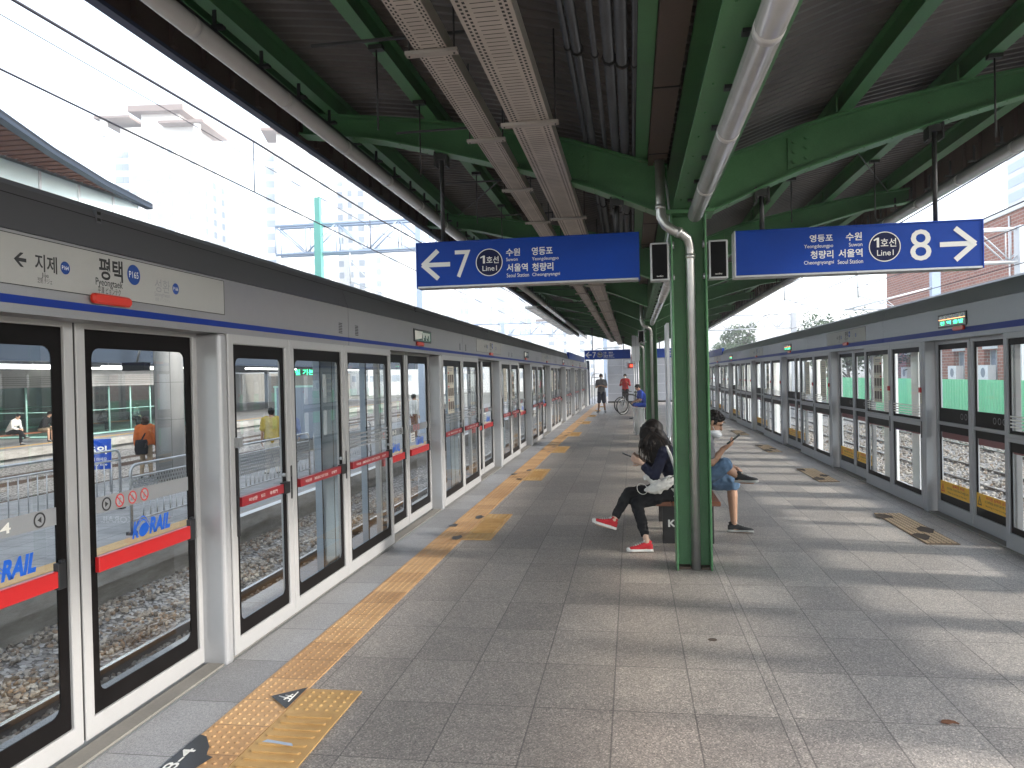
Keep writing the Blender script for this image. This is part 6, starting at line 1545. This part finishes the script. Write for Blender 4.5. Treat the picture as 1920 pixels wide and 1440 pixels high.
office(50, 70, 92, 112, 30, 'pale office tower with blue window bands behind the right gantry')

def leafmat(name, a, b):
    m = mk(name, a, .75, 0, .25); k = m.noise(.9, 3, world=True) * .6 + m.noise(9, 2, world=True) * .4; m.link('Base Color', m.ramp(k, [(.3, a), (.7, b)]))
    m.b.inputs['Subsurface Weight'].default_value = 0
leafmat('leaf_dark', (.022, .045, .014), (.06, .11, .035)); leafmat('leaf_mid', (.07, .11, .05), (.15, .21, .11))  # the second, paler leaf colour has distance haze painted in
def tree(x, y, h, cr, label, mat, seed, n=2600, ls=.34, zb=-1.7):
    rnd = random.Random(seed); t = thing('tree', label, 'tree', (x, y, zb), 'trees beyond the right tracks'); B = Vector((x, y, zb))
    g = MB('bark'); g.tube([B, B+Vector((.1,0,h*.3)), B+Vector((-.1,.1,h*.62))], [h*.03, h*.024, h*.012], 8); tips = []
    for k in range(9):
        a = rnd.random()*6.28; z0 = h*(.28+.3*rnd.random()); e = B + Vector((cos(a)*cr*.7, sin(a)*cr*.7, z0 + h*.3*rnd.random() + h*.08)); g.tube([B+Vector((0,0,z0)), (B+Vector((0,0,z0)))*.5+e*.5+Vector((0,0,.3)), e], [h*.012, h*.008, h*.004], 6); tips.append(e)
    g.build('trunk', None, t)
    cl = [(B + Vector((cos(a)*cr*r, sin(a)*cr*r, h*(.45+.47*q))), cr*(.28+.22*rnd.random())) for a, r, q in [(rnd.random()*6.28, rnd.random()**.6*.8*(1-.55*abs(w_-.35)), w_) for w_ in [rnd.random() for _ in range(16)]]] + [(p, cr*.3) for p in tips]
    m = MB(mat)
    for _ in range(n):
        c, r = rnd.choice(cl); d = Vector((rnd.gauss(0,1), rnd.gauss(0,1), rnd.gauss(0,.8))); d = d.normalized()*r*rnd.random()**.35; p = c + d; u = Vector((rnd.gauss(0,1), rnd.gauss(0,1), rnd.gauss(0,.6))).normalized(); v = u.orthogonal().normalized(); s = ls*(.5+.8*rnd.random())
        m.add([p-u*s*.5, p+v*s*.3, p+u*s*.5, p-v*s*.3], [(0,1,2,3)])
    m.build('crown', None, t)
tree(20.5, 70, 8.2, 3.3, 'dark bushy tree above the green fence left of the brick building', 'leaf_dark', 3, 3200, .32); tree(20.5, 78, 7.4, 3.2, 'second dark tree behind the green fence, left of the first', 'leaf_dark', 5, 2600, .32); tree(21, 90, 9.5, 4.0, 'dark tree farther along the green fence', 'leaf_dark', 8, 2600, .36)
tree(13.9, 104, 9.6, 2.5, 'round green tree rising over the far end of the right screen', 'leaf_mid', 11, 4200, .36); tree(12.2, 116, 7.4, 2.5, 'lower green tree left of the round one above the right screen', 'leaf_mid', 14, 3200, .38)

# ================================================================ left background: apartment towers
def tower(x, y, w_, d, h, yaw, label, nf, nc, top=0):
    t = thing('apartment_tower', label, 'building', (x, y, -1.7), 'white apartment towers'); t.rotation_euler = (0, 0, yaw)
    rot = Matrix.Rotation(yaw, 4, 'Z')
    def bld(g, nm, par):
        o = g.build(nm); o.parent = par; return o
    g = MB('tower_wall'); g.box(-w_/2, w_/2, 0, d, 0, h); g.box(-w_*.28, w_*.28, -1.2, -.001, 0, h*.96); wall = bld(g, 'wall', t)
    fh = (h-4)/nf
    xs = [-w_*.44, -w_*.36, -w_*.20, -w_*.06, w_*.08, w_*.20, w_*.34, w_*.42][:nc] if nc >= 8 else [-w_*.4 + w_*.8*k/(nc-1) for k in range(nc)]
    pr = []
    for sz in ((.45, .8), (.8, .8)):
        g = MB('tower_window'); g.box(-sz[0], sz[0], -.05, .1, 0, 1.3); pr.append(g)
    spots = []
    for k in range(nf-1, -1, -1):
        for i, xx in enumerate(xs): spots.append((0 if i % 2 else 1, xx, -1.25 if abs(xx) < w_*.27 else -.05, 3+k*fh))
    first = {}
    for q, xx, yy, zz in spots[:100]:
        if q not in first: first[q] = o = pr[q].build('window')
        else: o = first[q].copy(); COL.objects.link(o)
        o.parent = t; o.location = (xx, yy, zz)
    g = MB('tower_window')
    for q, xx, yy, zz in spots[100:]: ww = (.45, .8)[q]; g.box(xx-ww, xx+ww, yy-.05, yy+.1, zz, zz+1.3)
    for q in range(3):
        yy = d*(.2+.3*q)
        for k in range(nf): g.box(w_/2-.02, w_/2+.05, yy-.7, yy+.7, 3+k*fh, 3+k*fh+1.3)
    tag(bld(g, 'window', t), kind='stuff')
    g = MB('far_trim', 'tower_wall')
    if top: 
        g.box(-w_*.62, -w_*.2, -3.5, d*.5, h+3.2, h+3.7); g.box(-w_*.3, w_*.35, -1, d, h+5.2, h+6.4); g.box(w_*.1, w_*.62, -2.5, d*.7, h+2.2, h+2.7); g.box(-w_*.42, w_*.45, 0, d, h, h+2.4, 1); g.box(-w_*.2, w_*.25, 1, d-1, h+2.4, h+5.2, 1); g.box(-w_*.56, -w_*.5, -3, -2, h, h+3.2, 1); g.box(w_*.5, w_*.56, -2, -1, h, h+2.2, 1)
    else: g.box(-w_*.5, w_*.1, -1.5, d*.6, h+2, h+2.6); g.box(-w_*.3, w_*.3, .5, d-.5, h, h+2, 1)
    bld(g, 'roof_crown', t)
tower(-92.0, 140, 17, 14, 52, .12, 'white apartment tower with a brown flat roof crown, leftmost in the gap below the canopy', 19, 8, 1)
tower(-64, 143, 13, 14, 50, .30, 'slim white tower right of the leftmost one, blue windows in pairs', 18, 5, 0)
tower(-58.5, 168, 16, 14, 51, .25, 'white tower with a small brown roof piece beside the slim one', 18, 6, 1)
tower(-46, 160, 20, 14, 47, .22, 'broad white tower behind the teal gantry mast', 17, 8, 0); tower(-30, 170, 18, 14, 38, .18, 'white tower above the left hanging sign', 14, 8, 0)
for i, (x, y, w_, h) in enumerate(((-30, 260, 40, 20), (-8, 300, 30, 16), (14, 280, 36, 14))): tower(x, y, w_, 14, h, 0, f'{("left", "middle", "right")[i]} one of the low white blocks far beyond the platform end', 6, 8, 0)

# ---- platform end: grey panelled wall, gate, far right posts
t = thing('end_wall', 'grey panelled lift housing closing the platform end', 'wall', (.4, 47, 0)); g = MB('wall_panel', 'wall_joint', 'dark_gap'); g.box(-1.45, 2.3, 46.2, 49, 0, 2.72); g.box(-1.5, 2.35, 46.15, 49.05, 2.72, 2.85, 1)
for x in (-1.45, -.55, .4, 1.35, 2.28): g.box(x, x+.025, 46.185, 46.1995, 0, 2.719, 1)
for z in (.55, 1.1, 1.65, 2.2): g.box(-1.45, 2.3, 46.186, 46.1994, z, z+.02, 1)
g.box(-1.45, 2.3, 46.184, 46.199, 0, .10, 2); g.build('wall_panel', None, t)
g = MB('pole_white', 'wall_panel'); g.box(-.42, -.12, 46.17, 46.184, 2.1, 2.5); g.box(-.37, -.17, 46.165, 46.17, 2.15, 2.45, 1); g.build('vent_cover', None, t)
t = thing('led_board', 'small red lit board before the end wall', 'display', (.2, 44, 2.2)); g = MB('bar_maroon', 'led_red'); g.box(-.25, .22, 44.6, 44.7, 2.02, 2.32); g.box(-.1, .05, 44.59, 44.6, 2.1, 2.24, 1); g.tube([(0,44.65,2.32),(0,44.65,3.5)], .015, 6); g.build('board_box', None, t)
t = thing('gate', 'rounded steel hoop gate left of the end wall', 'gate', (-1.9, 44.5, 0)); g = MB('galv'); x0, x1, z1 = -2.30, -1.50, 1.75; g.tube([(x0,44.5,.0),(x0,44.5,z1-.2),(x0+.06,44.5,z1-.06),(x0+.2,44.5,z1),(x1,44.5,z1),(x1,44.5,0)], .025, 8); g.tube([(x0,44.5,.25),(x1,44.5,.25)], .02, 6); g.tube([(x0,44.5,z1-.2),(x1,44.5,z1-.2)], .02, 6)
for k in range(4): g.tube([(x0+.16*(k+1),44.5,.25),(x0+.16*(k+1),44.5,z1-.2)], .008, 5)
g.build('gate_frame', None, t)
g = MB('pole_white'); g.tube([(-2.2,45.5,0),(-2.2,45.5,3.0),(-2.05,45.5,3.2),(-1.8,45.5,3.25),(-.6,45.5,3.25)], .03, 8); tag(g.build('pipe_arch'), 'thin white bent pipe above the gate at the platform end', 'pipe')
t = thing('equipment_box', 'dark grey box cabinet standing past the end of the left screen', 'cabinet', (-2.6, 44, 0)); g = MB('roof_grey', 'wall_panel'); g.box(-3.1, -2.4, 43.5, 44.4, 0, 2.5); g.tube([(-2.75,43.45,2.3),(-2.75,43.46,2.3)], .2, 14, 1); g.build('cabinet_box', None, t, .02)

# ================================================================ haze volume added to wash out the distance like flare and overexposure
hm = bpy.data.materials.new('haze'); hm.use_nodes = True; hm.node_tree.nodes.clear()
_o = hm.node_tree.nodes.new('ShaderNodeOutputMaterial'); _v = hm.node_tree.nodes.new('ShaderNodeVolumePrincipled')
_v.inputs['Color'].default_value = (.97, .975, .98, 1); _v.inputs['Density'].default_value = .0016; _v.inputs['Anisotropy'].default_value = .2
hm.node_tree.links.new(_v.outputs[0], _o.inputs['Volume']); MT['haze'] = hm
g = MB('haze'); g.box(-905, 905, -305, 1605, -2.8, 75); tag(g.build('haze'), kind='stuff')
